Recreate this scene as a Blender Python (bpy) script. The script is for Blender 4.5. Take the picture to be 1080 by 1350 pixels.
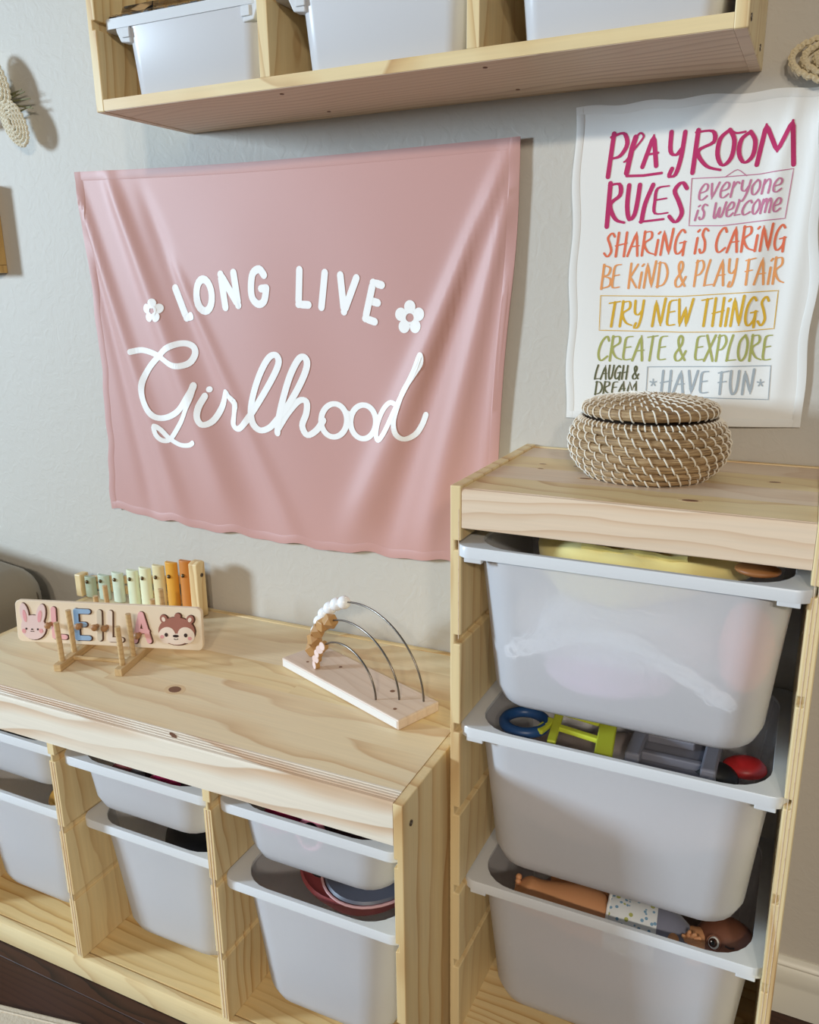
import bpy, bmesh, math, random
from mathutils import Vector, Matrix, Euler
import numpy as np
random.seed(7)
PI = math.pi
D = bpy.data
for o in list(D.objects): D.objects.remove(o)
C = bpy.context.scene.collection
SC = bpy.context.scene

# ------------------------------------------------------------ camera
CAM = Vector((0.41697, -1.25225, 1.15435)); YAW, PITCH, ROLL, FPX = -0.449855, -0.269481, -0.011404, 1092.74
SHX, SHY = 6.03, 2.52
def cam_axes():
    cy, sy, cp, sp = math.cos(YAW), math.sin(YAW), math.cos(PITCH), math.sin(PITCH)
    f = Vector((sy*cp, cy*cp, sp)); r = Vector((cy, -sy, 0)); u = r.cross(f)
    cr, sr = math.cos(ROLL), math.sin(ROLL)
    return r*cr+u*sr, u*cr-r*sr, f
R_, U_, F_ = cam_axes()
cd = D.cameras.new('camera'); cam = D.objects.new('camera', cd); C.objects.link(cam)
cam.matrix_world = Matrix(((R_.x, U_.x, -F_.x, CAM.x), (R_.y, U_.y, -F_.y, CAM.y), (R_.z, U_.z, -F_.z, CAM.z), (0, 0, 0, 1)))
cd.sensor_fit = 'HORIZONTAL'; cd.sensor_width = 36.0; cd.lens = FPX/1080*36.0
cd.shift_x = -SHX/1080; cd.shift_y = SHY/1080; cd.clip_start = 0.02
SC.camera = cam
def on(u, v, axis, val):           # the point of the plane axis=val that the photo shows at pixel u, v
    d = F_ + R_*((u-540-SHX)/FPX) + U_*((675-(v-SHY))/FPX)
    return CAM + d*((val-CAM[axis])/d[axis])

# ------------------------------------------------------------ world, light, exposure
w = D.worlds.new('world'); SC.world = w; w.use_nodes = True
w.node_tree.nodes['Background'].inputs[0].default_value = (0.86, 0.93, 1.0, 1)
w.node_tree.nodes['Background'].inputs[1].default_value = 0.20
def area(name, loc, target, sx, sy, power, col, shape='RECTANGLE'):
    l = D.lights.new(name, 'AREA'); l.shape = shape; l.size = sx
    if shape == 'RECTANGLE': l.size_y = sy
    l.energy = power; l.color = col
    o = D.objects.new(name, l); C.objects.link(o); o.location = loc
    o.rotation_euler = (Vector(target)-Vector(loc)).to_track_quat('-Z', 'Y').to_euler(); return o
area('ceiling_lamp_light', (1.25, -4.0, 2.58), (0, -3.0, 0), .28, .28, 68, (1, .90, .76), 'DISK')
area('ceiling_lamp_light', (2.1, -4.0, 2.58), (0, -3.0, 0), .28, .28, 46, (1, .90, .76), 'DISK')
area('window_light', (-5.9, -3.74, 2.00), (0.2, -.25, .6), .8, 1.1, 560, (.62, .81, 1.0))
SC.view_settings.view_transform = 'Standard'; SC.view_settings.look = 'None'
SC.view_settings.exposure = -0.08; SC.view_settings.gamma = 1; SC.view_settings.use_curve_mapping = False

# ------------------------------------------------------------ materials
def srgb(r, g, b):
    f = lambda c: ((c/255+.055)/1.055)**2.4 if c > 10 else c/255/12.92
    return (f(r), f(g), f(b), 1)
def mat(name, col, rough=.5, bump=None, metal=0, sheen=0, emit=None, coat=0, spec=None):
    m = D.materials.new(name); m.use_nodes = True; n = m.node_tree.nodes; l = m.node_tree.links
    b = n['Principled BSDF']; b.inputs['Base Color'].default_value = col; b.inputs['Roughness'].default_value = rough
    b.inputs['Metallic'].default_value = metal; b.inputs['Sheen Weight'].default_value = sheen; b.inputs['Coat Weight'].default_value = coat
    if spec is not None: b.inputs['Specular IOR Level'].default_value = spec
    if bump:
        sc, st, dist = bump
        tc = n.new('ShaderNodeTexCoord'); t = n.new('ShaderNodeTexNoise'); t.inputs['Scale'].default_value = sc; t.inputs['Detail'].default_value = 5
        bp = n.new('ShaderNodeBump'); bp.inputs['Strength'].default_value = st; bp.inputs['Distance'].default_value = dist
        l.new(tc.outputs['Object'], t.inputs['Vector']); l.new(t.outputs['Fac'], bp.inputs['Height']); l.new(bp.outputs[0], b.inputs['Normal'])
    return m
def ramp(n, stops):
    r = n.new('ShaderNodeValToRGB'); e = r.color_ramp.elements
    e[0].position, e[0].color = stops[0]; e[1].position, e[1].color = stops[-1]
    for p, c in stops[1:-1]:
        x = e.new(p); x.color = c
    return r
def wood(name, axis, light, mid, dark, scale=1.0, rough=.42, tilt=.05, contrast=1.0):
    """pine: rings round an axis that runs almost along the board, warped by noise"""
    m = D.materials.new(name); m.use_nodes = True; n = m.node_tree.nodes; l = m.node_tree.links; b = n['Principled BSDF']
    b.inputs['Roughness'].default_value = rough; b.inputs['Specular IOR Level'].default_value = .35
    tc = n.new('ShaderNodeTexCoord'); oi = n.new('ShaderNodeObjectInfo')
    comb = n.new('ShaderNodeCombineXYZ')
    for k, (mul) in enumerate((.37, .61, .83)):
        mm = n.new('ShaderNodeMath'); mm.operation = 'MULTIPLY_ADD'; mm.inputs[1].default_value = mul*(.6 if k == axis else .45); mm.inputs[2].default_value = -.1
        fr = n.new('ShaderNodeMath'); fr.operation = 'FRACT'; f2 = n.new('ShaderNodeMath'); f2.operation = 'MULTIPLY'; f2.inputs[1].default_value = 7.3*(k+1)
        l.new(oi.outputs['Random'], f2.inputs[0]); l.new(f2.outputs[0], fr.inputs[0]); l.new(fr.outputs[0], mm.inputs[0]); l.new(mm.outputs[0], comb.inputs[k])
    add = n.new('ShaderNodeVectorMath'); add.operation = 'ADD'; l.new(tc.outputs['Object'], add.inputs[0]); l.new(comb.outputs[0], add.inputs[1])
    mp = n.new('ShaderNodeMapping'); l.new(add.outputs[0], mp.inputs[0])
    rot = [tilt, tilt*.8, tilt*1.3]; rot[axis] = 0; mp.inputs['Rotation'].default_value = rot
    # warp
    st = n.new('ShaderNodeMapping'); s = [3.2, 3.2, 3.2]; s[axis] = .9; st.inputs['Scale'].default_value = s; l.new(add.outputs[0], st.inputs[0])
    nz = n.new('ShaderNodeTexNoise'); nz.inputs['Scale'].default_value = 2.2; nz.inputs['Detail'].default_value = 2; l.new(st.outputs[0], nz.inputs['Vector'])
    sub = n.new('ShaderNodeVectorMath'); sub.operation = 'SUBTRACT'; sub.inputs[1].default_value = (.5, .5, .5); l.new(nz.outputs['Color'], sub.inputs[0])
    scl = n.new('ShaderNodeVectorMath'); scl.operation = 'SCALE'; scl.inputs['Scale'].default_value = .10; l.new(sub.outputs[0], scl.inputs[0])
    ad2 = n.new('ShaderNodeVectorMath'); ad2.operation = 'ADD'; l.new(mp.outputs[0], ad2.inputs[0]); l.new(scl.outputs[0], ad2.inputs[1])
    wv = n.new('ShaderNodeTexWave'); wv.wave_type = 'RINGS'; wv.rings_direction = 'XYZ'[axis]; wv.wave_profile = 'SAW'
    wv.inputs['Scale'].default_value = 17*scale; wv.inputs['Distortion'].default_value = .8; wv.inputs['Detail'].default_value = 1; wv.inputs['Detail Scale'].default_value = 1.2
    l.new(ad2.outputs[0], wv.inputs['Vector'])
    rp = ramp(n, [(0, light), (.5, light), (.8, mid), (.95, dark), (1, light)]); l.new(wv.outputs['Fac'], rp.inputs[0])
    # fine fibres
    fm = n.new('ShaderNodeMapping'); s = [190, 190, 190]; s[axis] = 7; fm.inputs['Scale'].default_value = s; l.new(add.outputs[0], fm.inputs[0])
    fn = n.new('ShaderNodeTexNoise'); fn.inputs['Scale'].default_value = 1; fn.inputs['Detail'].default_value = 2; l.new(fm.outputs[0], fn.inputs['Vector'])
    # broad blotches
    bn = n.new('ShaderNodeTexNoise'); bn.inputs['Scale'].default_value = 2.1; bn.inputs['Detail'].default_value = 3; l.new(st.outputs[0], bn.inputs['Vector'])
    r2 = ramp(n, [(.35, (0, 0, 0, 1)), (.7, (1, 1, 1, 1))]); l.new(bn.outputs['Fac'], r2.inputs[0])
    mfac = n.new('ShaderNodeMath'); mfac.operation = 'MULTIPLY_ADD'; mfac.inputs[1].default_value = .72*contrast; mfac.inputs[2].default_value = .26*contrast
    l.new(r2.outputs[0], mfac.inputs[0])
    mx = n.new('ShaderNodeMix'); mx.data_type = 'RGBA'; mx.inputs[6].default_value = light; l.new(mfac.outputs[0], mx.inputs[0]); l.new(rp.outputs[0], mx.inputs[7])
    m2 = n.new('ShaderNodeMix'); m2.data_type = 'RGBA'; m2.blend_type = 'MULTIPLY'; m2.inputs[0].default_value = .16
    l.new(mx.outputs[2], m2.inputs[6]); l.new(fn.outputs['Fac'], m2.inputs[7]); l.new(m2.outputs[2], b.inputs['Base Color'])
    bp = n.new('ShaderNodeBump'); bp.inputs['Strength'].default_value = .12; bp.inputs['Distance'].default_value = .0006
    l.new(fn.outputs['Fac'], bp.inputs['Height']); l.new(bp.outputs[0], b.inputs['Normal'])
    return m
PL, PM, PD = srgb(240, 215, 164), srgb(226, 190, 132), srgb(196, 146, 88)
pine = [wood('pine_%s' % a, i, PL, PM, PD) for i, a in enumerate('xyz')]
pine_side = wood('pine_side', 2, PL, PM, PD, scale=.45)
pine_rosy = wood('pine_rosy', 0, srgb(236, 212, 184), srgb(226, 194, 160), srgb(208, 168, 130), contrast=.7)
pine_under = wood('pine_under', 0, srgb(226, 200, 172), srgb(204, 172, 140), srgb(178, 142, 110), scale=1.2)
pine_white = wood('pine_whitened', 0, srgb(243, 223, 184), srgb(232, 202, 156), srgb(210, 168, 118), scale=.6, contrast=.9)
pine_wash = wood('pine_whitewashed', 0, srgb(244, 232, 212), srgb(226, 196, 164), srgb(212, 176, 140), scale=.5, contrast=1.25)
pine_warm = wood('pine_warm_upright', 2, srgb(226, 192, 132), srgb(204, 160, 96), srgb(160, 112, 58))
pine_base = wood('pine_pinkish', 0, srgb(226, 204, 184), srgb(218, 190, 166), srgb(198, 166, 138), contrast=.6)
pine_beech = wood('beech', 1, srgb(212, 180, 132), srgb(200, 164, 114), srgb(180, 142, 92), scale=2)
birch = mat('birch_ply', srgb(236, 216, 188), .55, (60, .1, .0005))
dark_floor = wood('dark_floor_wood', 0, srgb(70, 42, 30), srgb(50, 29, 20), srgb(28, 15, 10), scale=1.4, rough=.5)
knotm = mat('knot_brown', srgb(122, 82, 58), .5); knotr = mat('knot_halo', srgb(222, 192, 148), .5)
steel = mat('steel', srgb(120, 112, 104), .28, metal=1)
brass = mat('antique_brass', srgb(96, 78, 52), .35, metal=1)
white_paint = mat('white_trim_paint', srgb(226, 222, 208), .35)

def wallmat():
    m = mat('textured_wall_paint', srgb(196, 189, 177), .62); n = m.node_tree.nodes; l = m.node_tree.links; b = n['Principled BSDF']
    tc = n.new('ShaderNodeTexCoord'); a = n.new('ShaderNodeTexNoise'); a.inputs['Scale'].default_value = 38; a.inputs['Detail'].default_value = 3; a.inputs['Distortion'].default_value = 1.6
    l.new(tc.outputs['Object'], a.inputs['Vector'])
    r = ramp(n, [(.42, (0, 0, 0, 1)), (.62, (1, 1, 1, 1))]); l.new(a.outputs['Fac'], r.inputs[0])
    c = n.new('ShaderNodeTexNoise'); c.inputs['Scale'].default_value = 190; l.new(tc.outputs['Object'], c.inputs['Vector'])
    ad = n.new('ShaderNodeMath'); ad.operation = 'MULTIPLY_ADD'; ad.inputs[1].default_value = .25; l.new(c.outputs['Fac'], ad.inputs[0]); l.new(r.outputs[0], ad.inputs[2])
    bp = n.new('ShaderNodeBump'); bp.inputs['Strength'].default_value = .22; bp.inputs['Distance'].default_value = .0010
    l.new(ad.outputs[0], bp.inputs['Height']); l.new(bp.outputs[0], b.inputs['Normal']); return m
wallm = wallmat()
def plastic(name, col, transl=.35, see=.2, rough=.32):
    m = D.materials.new(name); m.use_nodes = True; n = m.node_tree.nodes; l = m.node_tree.links
    b = n['Principled BSDF']; b.inputs['Base Color'].default_value = col; b.inputs['Roughness'].default_value = rough; b.inputs['Specular IOR Level'].default_value = .4
    out = n['Material Output']
    t = n.new('ShaderNodeBsdfTranslucent'); t.inputs[0].default_value = col
    m1 = n.new('ShaderNodeMixShader'); m1.inputs[0].default_value = transl; l.new(b.outputs[0], m1.inputs[1]); l.new(t.outputs[0], m1.inputs[2])
    last = m1
    if see:
        rf = n.new('ShaderNodeBsdfRefraction'); rf.inputs['Color'].default_value = (.97, .97, .98, 1); rf.inputs['Roughness'].default_value = .36; rf.inputs['IOR'].default_value = 1.25
        m2 = n.new('ShaderNodeMixShader'); m2.inputs[0].default_value = see; l.new(m1.outputs[0], m2.inputs[1]); l.new(rf.outputs[0], m2.inputs[2]); last = m2
    l.new(last.outputs[0], out.inputs[0]); return m
tubm = plastic('frosted_plastic', srgb(253, 252, 255), .16, .36)
rimm = plastic('frosted_plastic_rim', srgb(236, 237, 238), .2, 0, .28)
whitebox = plastic('white_box_plastic', srgb(234, 233, 234), .3, .0, .3)
clearm = D.materials.new('clear_lid'); clearm.use_nodes = True
_b = clearm.node_tree.nodes['Principled BSDF']; _b.inputs['Transmission Weight'].default_value = 1; _b.inputs['Roughness'].default_value = .05; _b.inputs['IOR'].default_value = 1.3; _b.inputs['Base Color'].default_value = (.95, .95, .95, 1)
def fabric(name, col, bump=900, sheen=.25, transl=0):
    return mat(name, col, .75, (bump, .25, .0004), sheen=sheen)

# ------------------------------------------------------------ mesh helpers
def link(o): C.objects.link(o); return o
def mesh(name, V, F, m=None, parent=None, smooth=False, loc=None):
    me = D.meshes.new(name); me.from_pydata([tuple(v) for v in V], [], [tuple(f) for f in F]); me.validate(); me.update()
    bm = bmesh.new(); bm.from_mesh(me); bmesh.ops.recalc_face_normals(bm, faces=bm.faces); bm.to_mesh(me); bm.free()
    if smooth:
        me.polygons.foreach_set('use_smooth', [True]*len(me.polygons)); me.set_sharp_from_angle(angle=math.radians(smooth if smooth is not True else 50))
    o = D.objects.new(name, me)
    if m: me.materials.append(m)
    if parent: o.parent = parent
    if loc: o.location = loc
    return link(o)
class MB:
    def __init__(s): s.V = []; s.F = []
    def add(s, V, F):
        k = len(s.V); s.V += [Vector(v) for v in V]; s.F += [tuple(i+k for i in f) for f in F]; return s
    def box(s, x0, x1, y0, y1, z0, z1, b=0):
        if b <= 0:
            return s.add([(x, y, z) for x in (x0, x1) for y in (y0, y1) for z in (z0, z1)], [(0, 1, 3, 2), (4, 6, 7, 5), (0, 4, 5, 1), (2, 3, 7, 6), (0, 2, 6, 4), (1, 5, 7, 3)])
        bm = bmesh.new(); bmesh.ops.create_cube(bm, size=1)
        for v in bm.verts: v.co = Vector(((x0+x1)/2+v.co.x*(x1-x0), (y0+y1)/2+v.co.y*(y1-y0), (z0+z1)/2+v.co.z*(z1-z0)))
        bmesh.ops.bevel(bm, geom=list(bm.edges), offset=b, segments=2, profile=.5, affect='EDGES')
        s.bm(bm); return s
    def bm(s, bm, M=None):
        bm.verts.index_update(); s.add([(M @ v.co if M else v.co) for v in bm.verts], [[v.index for v in f.verts] for f in bm.faces]); bm.free(); return s
    def tube(s, P, r, n=8, closed=False, caps=True):
        P = [Vector(p) for p in P]; N = len(P); rr = r if isinstance(r, (list, tuple)) else [r]*N
        up = None; rings = []
        for i, p in enumerate(P):
            a = P[(i-1) % N] if (closed or i) else p; c = P[(i+1) % N] if (closed or i < N-1) else p
            t = (c-a).normalized()
            if up is None: up = t.orthogonal().normalized()
            up = (up - t*up.dot(t)); up = up.normalized() if up.length > 1e-6 else t.orthogonal().normalized()
            sd = t.cross(up); rings.append([p+(up*math.cos(2*PI*k/n)+sd*math.sin(2*PI*k/n))*rr[i] for k in range(n)])
        V = [v for q in rings for v in q]; F = []
        for i in range(N if closed else N-1):
            j = (i+1) % N
            for k in range(n): F.append((i*n+k, i*n+(k+1) % n, j*n+(k+1) % n, j*n+k))
        if caps and not closed: F += [tuple(range(n)), tuple((N-1)*n+k for k in range(n))]
        return s.add(V, F)
    def sphere(s, c, r, sx=1, sy=1, sz=1, u=14, v=9, M=None):
        bm = bmesh.new(); bmesh.ops.create_uvsphere(bm, u_segments=u, v_segments=v, radius=r)
        T = Matrix.Translation(c) @ (M or Matrix()) @ Matrix.Diagonal((sx, sy, sz, 1)); return s.bm(bm, T)
    def lathe(s, prof, n=32, c=(0, 0, 0)):
        V = []; F = []; k = len(prof)
        for i in range(n):
            a = 2*PI*i/n
            V += [(c[0]+r*math.cos(a), c[1]+r*math.sin(a), c[2]+z) for r, z in prof]
        for i in range(n):
            j = (i+1) % n
            for q in range(k-1): F.append((i*k+q, j*k+q, j*k+q+1, i*k+q+1))
        return s.add(V, F)
    def prism(s, P, axis, a, b):      # closed 2-D outline pushed along an axis
        n = len(P)
        def mk(p, t):
            q = [p[0], p[1]]; q.insert(axis, t); return q
        V = [mk(p, a) for p in P]+[mk(p, b) for p in P]
        return s.add(V, [tuple(range(n)), tuple(range(n, 2*n))]+[(i, (i+1) % n, n+(i+1) % n, n+i) for i in range(n)])
    def build(s, name, m=None, parent=None, smooth=False, loc=None): return mesh(name, s.V, s.F, m, parent, smooth, loc)
def tag(o, label=None, cat=None, group=None, kind=None):
    for k, v in (('label', label), ('category', cat), ('group', group), ('kind', kind)):
        if v: o[k] = v
    return o
def empty(name, loc=(0, 0, 0), rz=0, label=None, cat=None, group=None):
    o = D.objects.new(name, None); o.empty_display_size = .05; link(o); o.location = loc; o.rotation_euler = (0, 0, rz); return tag(o, label, cat, group)
def bev(o, wd=.0012, seg=2, ang=40):
    md = o.modifiers.new('bevel', 'BEVEL'); md.width = wd; md.segments = seg; md.limit_method = 'ANGLE'; md.angle_limit = math.radians(ang); return o
def copy_tree(o, parent=None, **kw):
    c = o.copy(); C.objects.link(c); c.parent = parent
    for ch in list(o.children): copy_tree(ch, c)
    for k, v in kw.items(): setattr(c, k, v)
    return c
def smooth_curve(P, sub=5, closed=False):
    n = len(P); out = []
    if n < 3: return [tuple(p) for p in P]
    for i in range(n if closed else n-1):
        g = lambda k: P[k % n] if closed else P[max(0, min(n-1, k))]
        p0, p1, p2, p3 = g(i-1), g(i), g(i+1), g(i+2)
        for s in range(sub):
            t = s/sub
            out.append(tuple(.5*((2*b)+(-a+c)*t+(2*a-5*b+4*c-d)*t*t+(-a+3*b-3*c+d)*t**3) for a, b, c, d in zip(p0, p1, p2, p3)))
    if not closed: out.append(tuple(P[-1]))
    return out

# ------------------------------------------------------------ the setting
def struct(o): o['kind'] = 'structure'; return o
struct(MB().box(-6.0, 1.6, 0, .1, 0, 2.65).build('wall_back', wallm))
lw = MB()
for y0, y1, z0, z1 in ((-5.2, -4.16, 0, 2.65), (-3.32, 0, 0, 2.65), (-4.16, -3.32, 0, 1.40), (-4.16, -3.32, 2.56, 2.65)): lw.box(-6.1, -6.0, y0, y1, z0, z1)
struct(lw.build('wall_left', wallm))
wf = struct(empty('window_1', (-6.05, -3.74, 1.98)))
f = MB()
for y0, y1, z0, z1 in ((-.42, -.38, -.58, .58), (.38, .42, -.58, .58), (-.38, .38, -.58, -.54), (-.38, .38, .54, .58), (-.38, .38, -.015, .015)): f.box(-.03, .03, y0, y1, z0, z1, .004)
f.build('window_frame', white_paint, wf)
struct(MB().box(-6.0, 1.6, -5.2, 0, -.06, -.012).build('floor', mat('subfloor', srgb(40, 26, 20), .6)))
fl = D.objects['floor']
for i in range(24):
    y1 = -i*.095; off = (i*.37) % .9
    xs = [-2.0+off*0-1.0*(i % 2)*.4]
    while xs[-1] < 1.2: xs.append(xs[-1]+.9+.25*((i*7+len(xs)*3) % 5)/5)
    for a, b in zip(xs[:-1], xs[1:]):
        if b < -1.6: continue
        bev(MB().box(a+.0006, b-.0006, y1-.0942, y1, -.012, 0).build('plank', dark_floor, fl), .0005, 1)
prof = [(0, 0), (-.016, 0), (-.016, .045), (-.0145, .052), (-.0145, .058), (-.0155, .062), (-.0155, .078), (-.0135, .083), (-.0110, .087), (-.0125, .091), (-.0105, .095), (-.006, .099), (-.003, .101), (0, .101)]
def baseboard(name, x0, x1):
    struct(MB().prism([(a, b) for a, b in prof], 0, x0, x1).build(name, white_paint, None, 30))
baseboard('baseboard_back', .455, 1.6); baseboard('baseboard_left', -6.0, -.96)

# ------------------------------------------------------------ storage units
def notched(x0, x1, z0, z1, y0, y1, zs, hh, depth, left, right, flare=0):
    """upright board with runner grooves; section in x-z pushed along y"""
    P = [(x0, z0), (x1, z0)]
    if right:
        for z in zs: P += [(x1, z-hh/2), (x1-depth, z-hh/2), (x1-depth, z+hh/2), (x1, z+hh/2)]
    P += [(x1, z1), (x0, z1)]
    if left:
        for z in reversed(zs): P += [(x0, z+hh/2), (x0+depth, z+hh/2), (x0+depth, z-hh/2), (x0, z-hh/2)]
    return MB().prism(P, 1, y0, y1)
def knot(parent, x, y, z, rx, ry, rot=0, halo=1.7):
    def disk(rx, ry, h):
        n = 18; V = [(math.cos(2*PI*i/n)*rx, math.sin(2*PI*i/n)*ry) for i in range(n)]
        V = [(x+a*math.cos(rot)-b*math.sin(rot), y+a*math.sin(rot)+b*math.cos(rot)) for a, b in V]
        return MB().add([(a, b, z-.002) for a, b in V]+[(a, b, z+h) for a, b in V], [tuple(range(n)), tuple(range(n, 2*n))]+[(i, (i+1) % n, n+(i+1) % n, n+i) for i in range(n)])
    if halo: disk(rx*halo, ry*halo, .00015).build('knot_halo', knotr, parent)
    disk(rx, ry, .0003).build('knot', knotm, parent)
def screw(parent, x, y, z, r=.0042):
    o = MB().lathe([(0, 0), (r, 0), (r, .0012), (r*.55, .0012), (r*.5, .0003), (0, .0003)], 14).build('screw', steel, parent, 30)
    o.location = (x, y, z); o.rotation_euler = (0, PI/2, 0); return o
# low wide unit
LW, LH, LD, T = .94, .5214, .4412, .014
low = empty('low_storage_unit', (0, -.001, 0), math.radians(.632), 'low wide pine storage unit with three columns of plastic bins under toys', 'storage unit')
LZ = [.168, .300, .432]
bev(notched(-T, 0, 0, LH-.0005, -LD, 0, LZ, .0125, .005, True, False).build('side_panel', pine_side, low))
bev(notched(-LW, -LW+T, 0, LH-.0005, -LD, 0, LZ, .0125, .005, False, True).build('side_panel', pine_side, low))
CW = (LW-4*T)/3
divx = []
for k in (1, 2):
    x1 = -T-k*CW-(k-1)*T; divx.append(x1)
    bev(notched(x1-T, x1, .045, LH-.018, -LD+.0005, -.012, LZ, .0125, .0052, True, True).build('divider', pine_warm if 0 else pine[2], low), .0008)
    for sx in (x1-T+.0045, x1-.0045):   # fine bead lines down the front edge of each divider
        MB().box(sx-.0005, sx+.0005, -LD-.0004, -LD+.0006, .05, .425).build('bead_line', pine_rosy, low)
# top: glued staves and a grooved front stave
yb = [-.012, -.085, -.165, -.245, -.325, -.412]
for i in range(5):
    xs = [-LW+T+.0004, -LW+T+.2+((i*53) % 37)/100, -T-.0004] if i in (1, 3) else [-LW+T+.0004, -T-.0004]
    if i == 2: xs = [-LW+T+.0004, -.30, -T-.0004]
    for a, b in zip(xs[:-1], xs[1:]):
        MB().box(a, b, yb[i+1], yb[i], LH-.017, LH).build('top_stave', pine[0] if (i+len(xs)) % 2 else pine_white, low)
MB().box(-LW+T, -T, -.0118, -.0005, LH-.03, LH+.0015, .0012).build('back_rail', pine[0], low, 30)
P = [(-.4119, LH-.017), (-.4119, LH)]
for k in range(4):
    y = -.4150-.0055*k; P += [(y, LH), (y-.0012, LH-.0016), (y-.0024, LH)]
P += [(-.4385, LH), (-.4405, LH-.002), (-LD+.0002, LH-.005), (-LD+.0002, .4585), (-LD+.018, .4585), (-LD+.018, LH-.017)]
MB().prism(P, 0, -LW+T+.0003, -T-.0003).build('front_rail', pine_wash, low, 30)
MB().box(-LW+T, -T, -.4240, -.012, .029, .0445).build('bottom_board', wood('pine_floor_board', 0, srgb(238, 208, 150), srgb(224, 184, 120), srgb(190, 140, 80), scale=.8), low)
MB().box(-LW+T, -T, -LD+.001, -.4262, 0.001, .0445, .0015).build('bottom_rail', pine[0], low, 30)
MB().box(-LW+T, -T, -.012, -.001, .029, .09).build('rear_rail', pine[0], low)
for z, y in ((.482, -.418), (.482, -.03), (.037, -.38)): screw(low, 0, y, z)
c = on(234, 905, 2, LH); knot(low, c.x, c.y-.004, LH, .0115, .0095, -.3)
c = on(228, 966, 2, LH); knot(low, c.x, c.y, LH, .010, .003, -.4, 0)
# tall narrow unit
g = .0134; TW, TH, TD, TT = .4376, .909, .3096, .015
tall = empty('tall_storage_unit', (g, -.001, 0), 0, 'tall narrow pine storage unit on the right holding three large plastic bins', 'storage unit')
TZ = [.172+.1316*k for k in range(6)]
bev(notched(0, TT, 0, TH, -TD, 0, TZ, .013, .0085, False, True).build('side_panel', pine_side, tall), .0016)
bev(notched(TW-TT, TW, 0, TH, -TD, 0, TZ, .013, .0085, True, False).build('side_panel', pine_side, tall), .0016)
for k in range(3):
    for a in (.004, .0085):
        if k == 0: MB().box(TW-TT+a, TW-TT+a+.0009, -TD-.0004, -TD+.0004, .02, TH-.03).build('bead_line', pine_rosy, tall)
MB().box(.0117, .0126, -TD-.0003, -TD+.0004, .70, TH-.03).build('bead_line', pine_rosy, tall)
ty = [-.010, -.082, -.155, -.228, -.2995]
for i in range(4): MB().box(TT+.0004, TW-TT-.0004, ty[i+1], ty[i], TH-.020, TH-.0035).build('top_stave', pine[0] if i % 2 else pine_rosy, tall)
MB().box(TT, TW-TT, -.0098, -.0005, TH-.03, TH-.002, .001).build('back_rail', pine[0], tall, 30)
P = [(-.2994, TH-.02), (-.2994, TH-.0035), (-.3010, TH-.0035), (-.3022, TH-.0055), (-.3034, TH-.0035), (-.3070, TH-.004), (-TD+.0012, TH-.0075), (-TD+.0012, .8545), (-TD+.0018, .8535), (-TD+.017, .8535), (-TD+.017, TH-.02)]
MB().prism(P, 0, TT+.0003, TW-TT-.0003).build('front_rail', pine_rosy, tall, 30)
MB().box(TT, TW-TT, -.295, -.012, .029, .0445).build('bottom_board', pine[0], tall)
MB().box(TT, TW-TT, -TD+.001, -.2952, .001, .0445, .0015).build('bottom_rail', pine[0], tall, 30)
MB().box(TT, TW-TT, -.012, -.001, .029, .09).build('rear_rail', pine[0], tall)
for (u, v, rx, ry) in ((910, 660, .0095, .0045), (772, 631, .0075, .003), (716, 612, .005, .002), (760, 615, .004, .002), (1022, 636, .007, .003), (668+45, 618, .004, .002)):
    c = on(u, v, 2, TH-.0035); knot(tall, c.x-g, c.y+.001, TH-.0035, rx, ry, .1, 1.5)
for z in (.885, .037): screw(tall, TW, -.28, z)
# wall shelf
sx, sz, SW, SD, SH, ST = -.6142, 1.4130, .9285, .2137, .30, .0150
shelf = empty('wall_shelf', (sx, -.0005, sz), 0, 'wall mounted pine shelf across the top holding three white lidded boxes', 'shelf')
SZ = [.118, .2]
bev(notched(0, ST, 0, SH, -SD, 0, SZ, .012, .006, False, True).build('side_panel', pine[2], shelf), .0015)
bev(notched(SW-ST, SW, 0, SH, -SD, 0, SZ, .012, .006, True, False).build('side_panel', pine[2], shelf), .0015)
for xa in (.3034, .6074):
    bev(notched(xa, xa+.0165, .0165, SH, -SD+.0004, -.002, SZ, .012, .005, True, True).build('divider', pine[2], shelf), .0008)
MB().box(ST, SW-ST, -SD+.0006, -.0005, .0012, .0165).build('bottom_board', pine[0], shelf)
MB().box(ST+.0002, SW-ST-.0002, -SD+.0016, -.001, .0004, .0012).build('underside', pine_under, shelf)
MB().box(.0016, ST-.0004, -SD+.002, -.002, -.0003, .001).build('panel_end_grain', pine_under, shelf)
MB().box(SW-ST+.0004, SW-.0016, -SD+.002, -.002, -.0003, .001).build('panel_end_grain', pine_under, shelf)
MB().box(ST, SW-ST, -.016, -.001, SH-.06, SH).build('hanging_rail', pine[0], shelf)
MB().box(ST, SW-ST, -.006, -.001, .0165, .24).build('back_panel', pine_warm, shelf)
for y in (-.195, -.06): screw(shelf, SW, y, .014, .004)
for (u, v) in ((372, 124), (434, 147), (640, 89), (683, 118)):
    c = on(u, v, 2, sz+.0004)
    o = MB().lathe([(0, -.0010), (.0030, -.0008), (.0030, .001)], 12).build('screw_hole', knotm, shelf); o.location = (c.x-sx, c.y, 0.0004)

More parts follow.
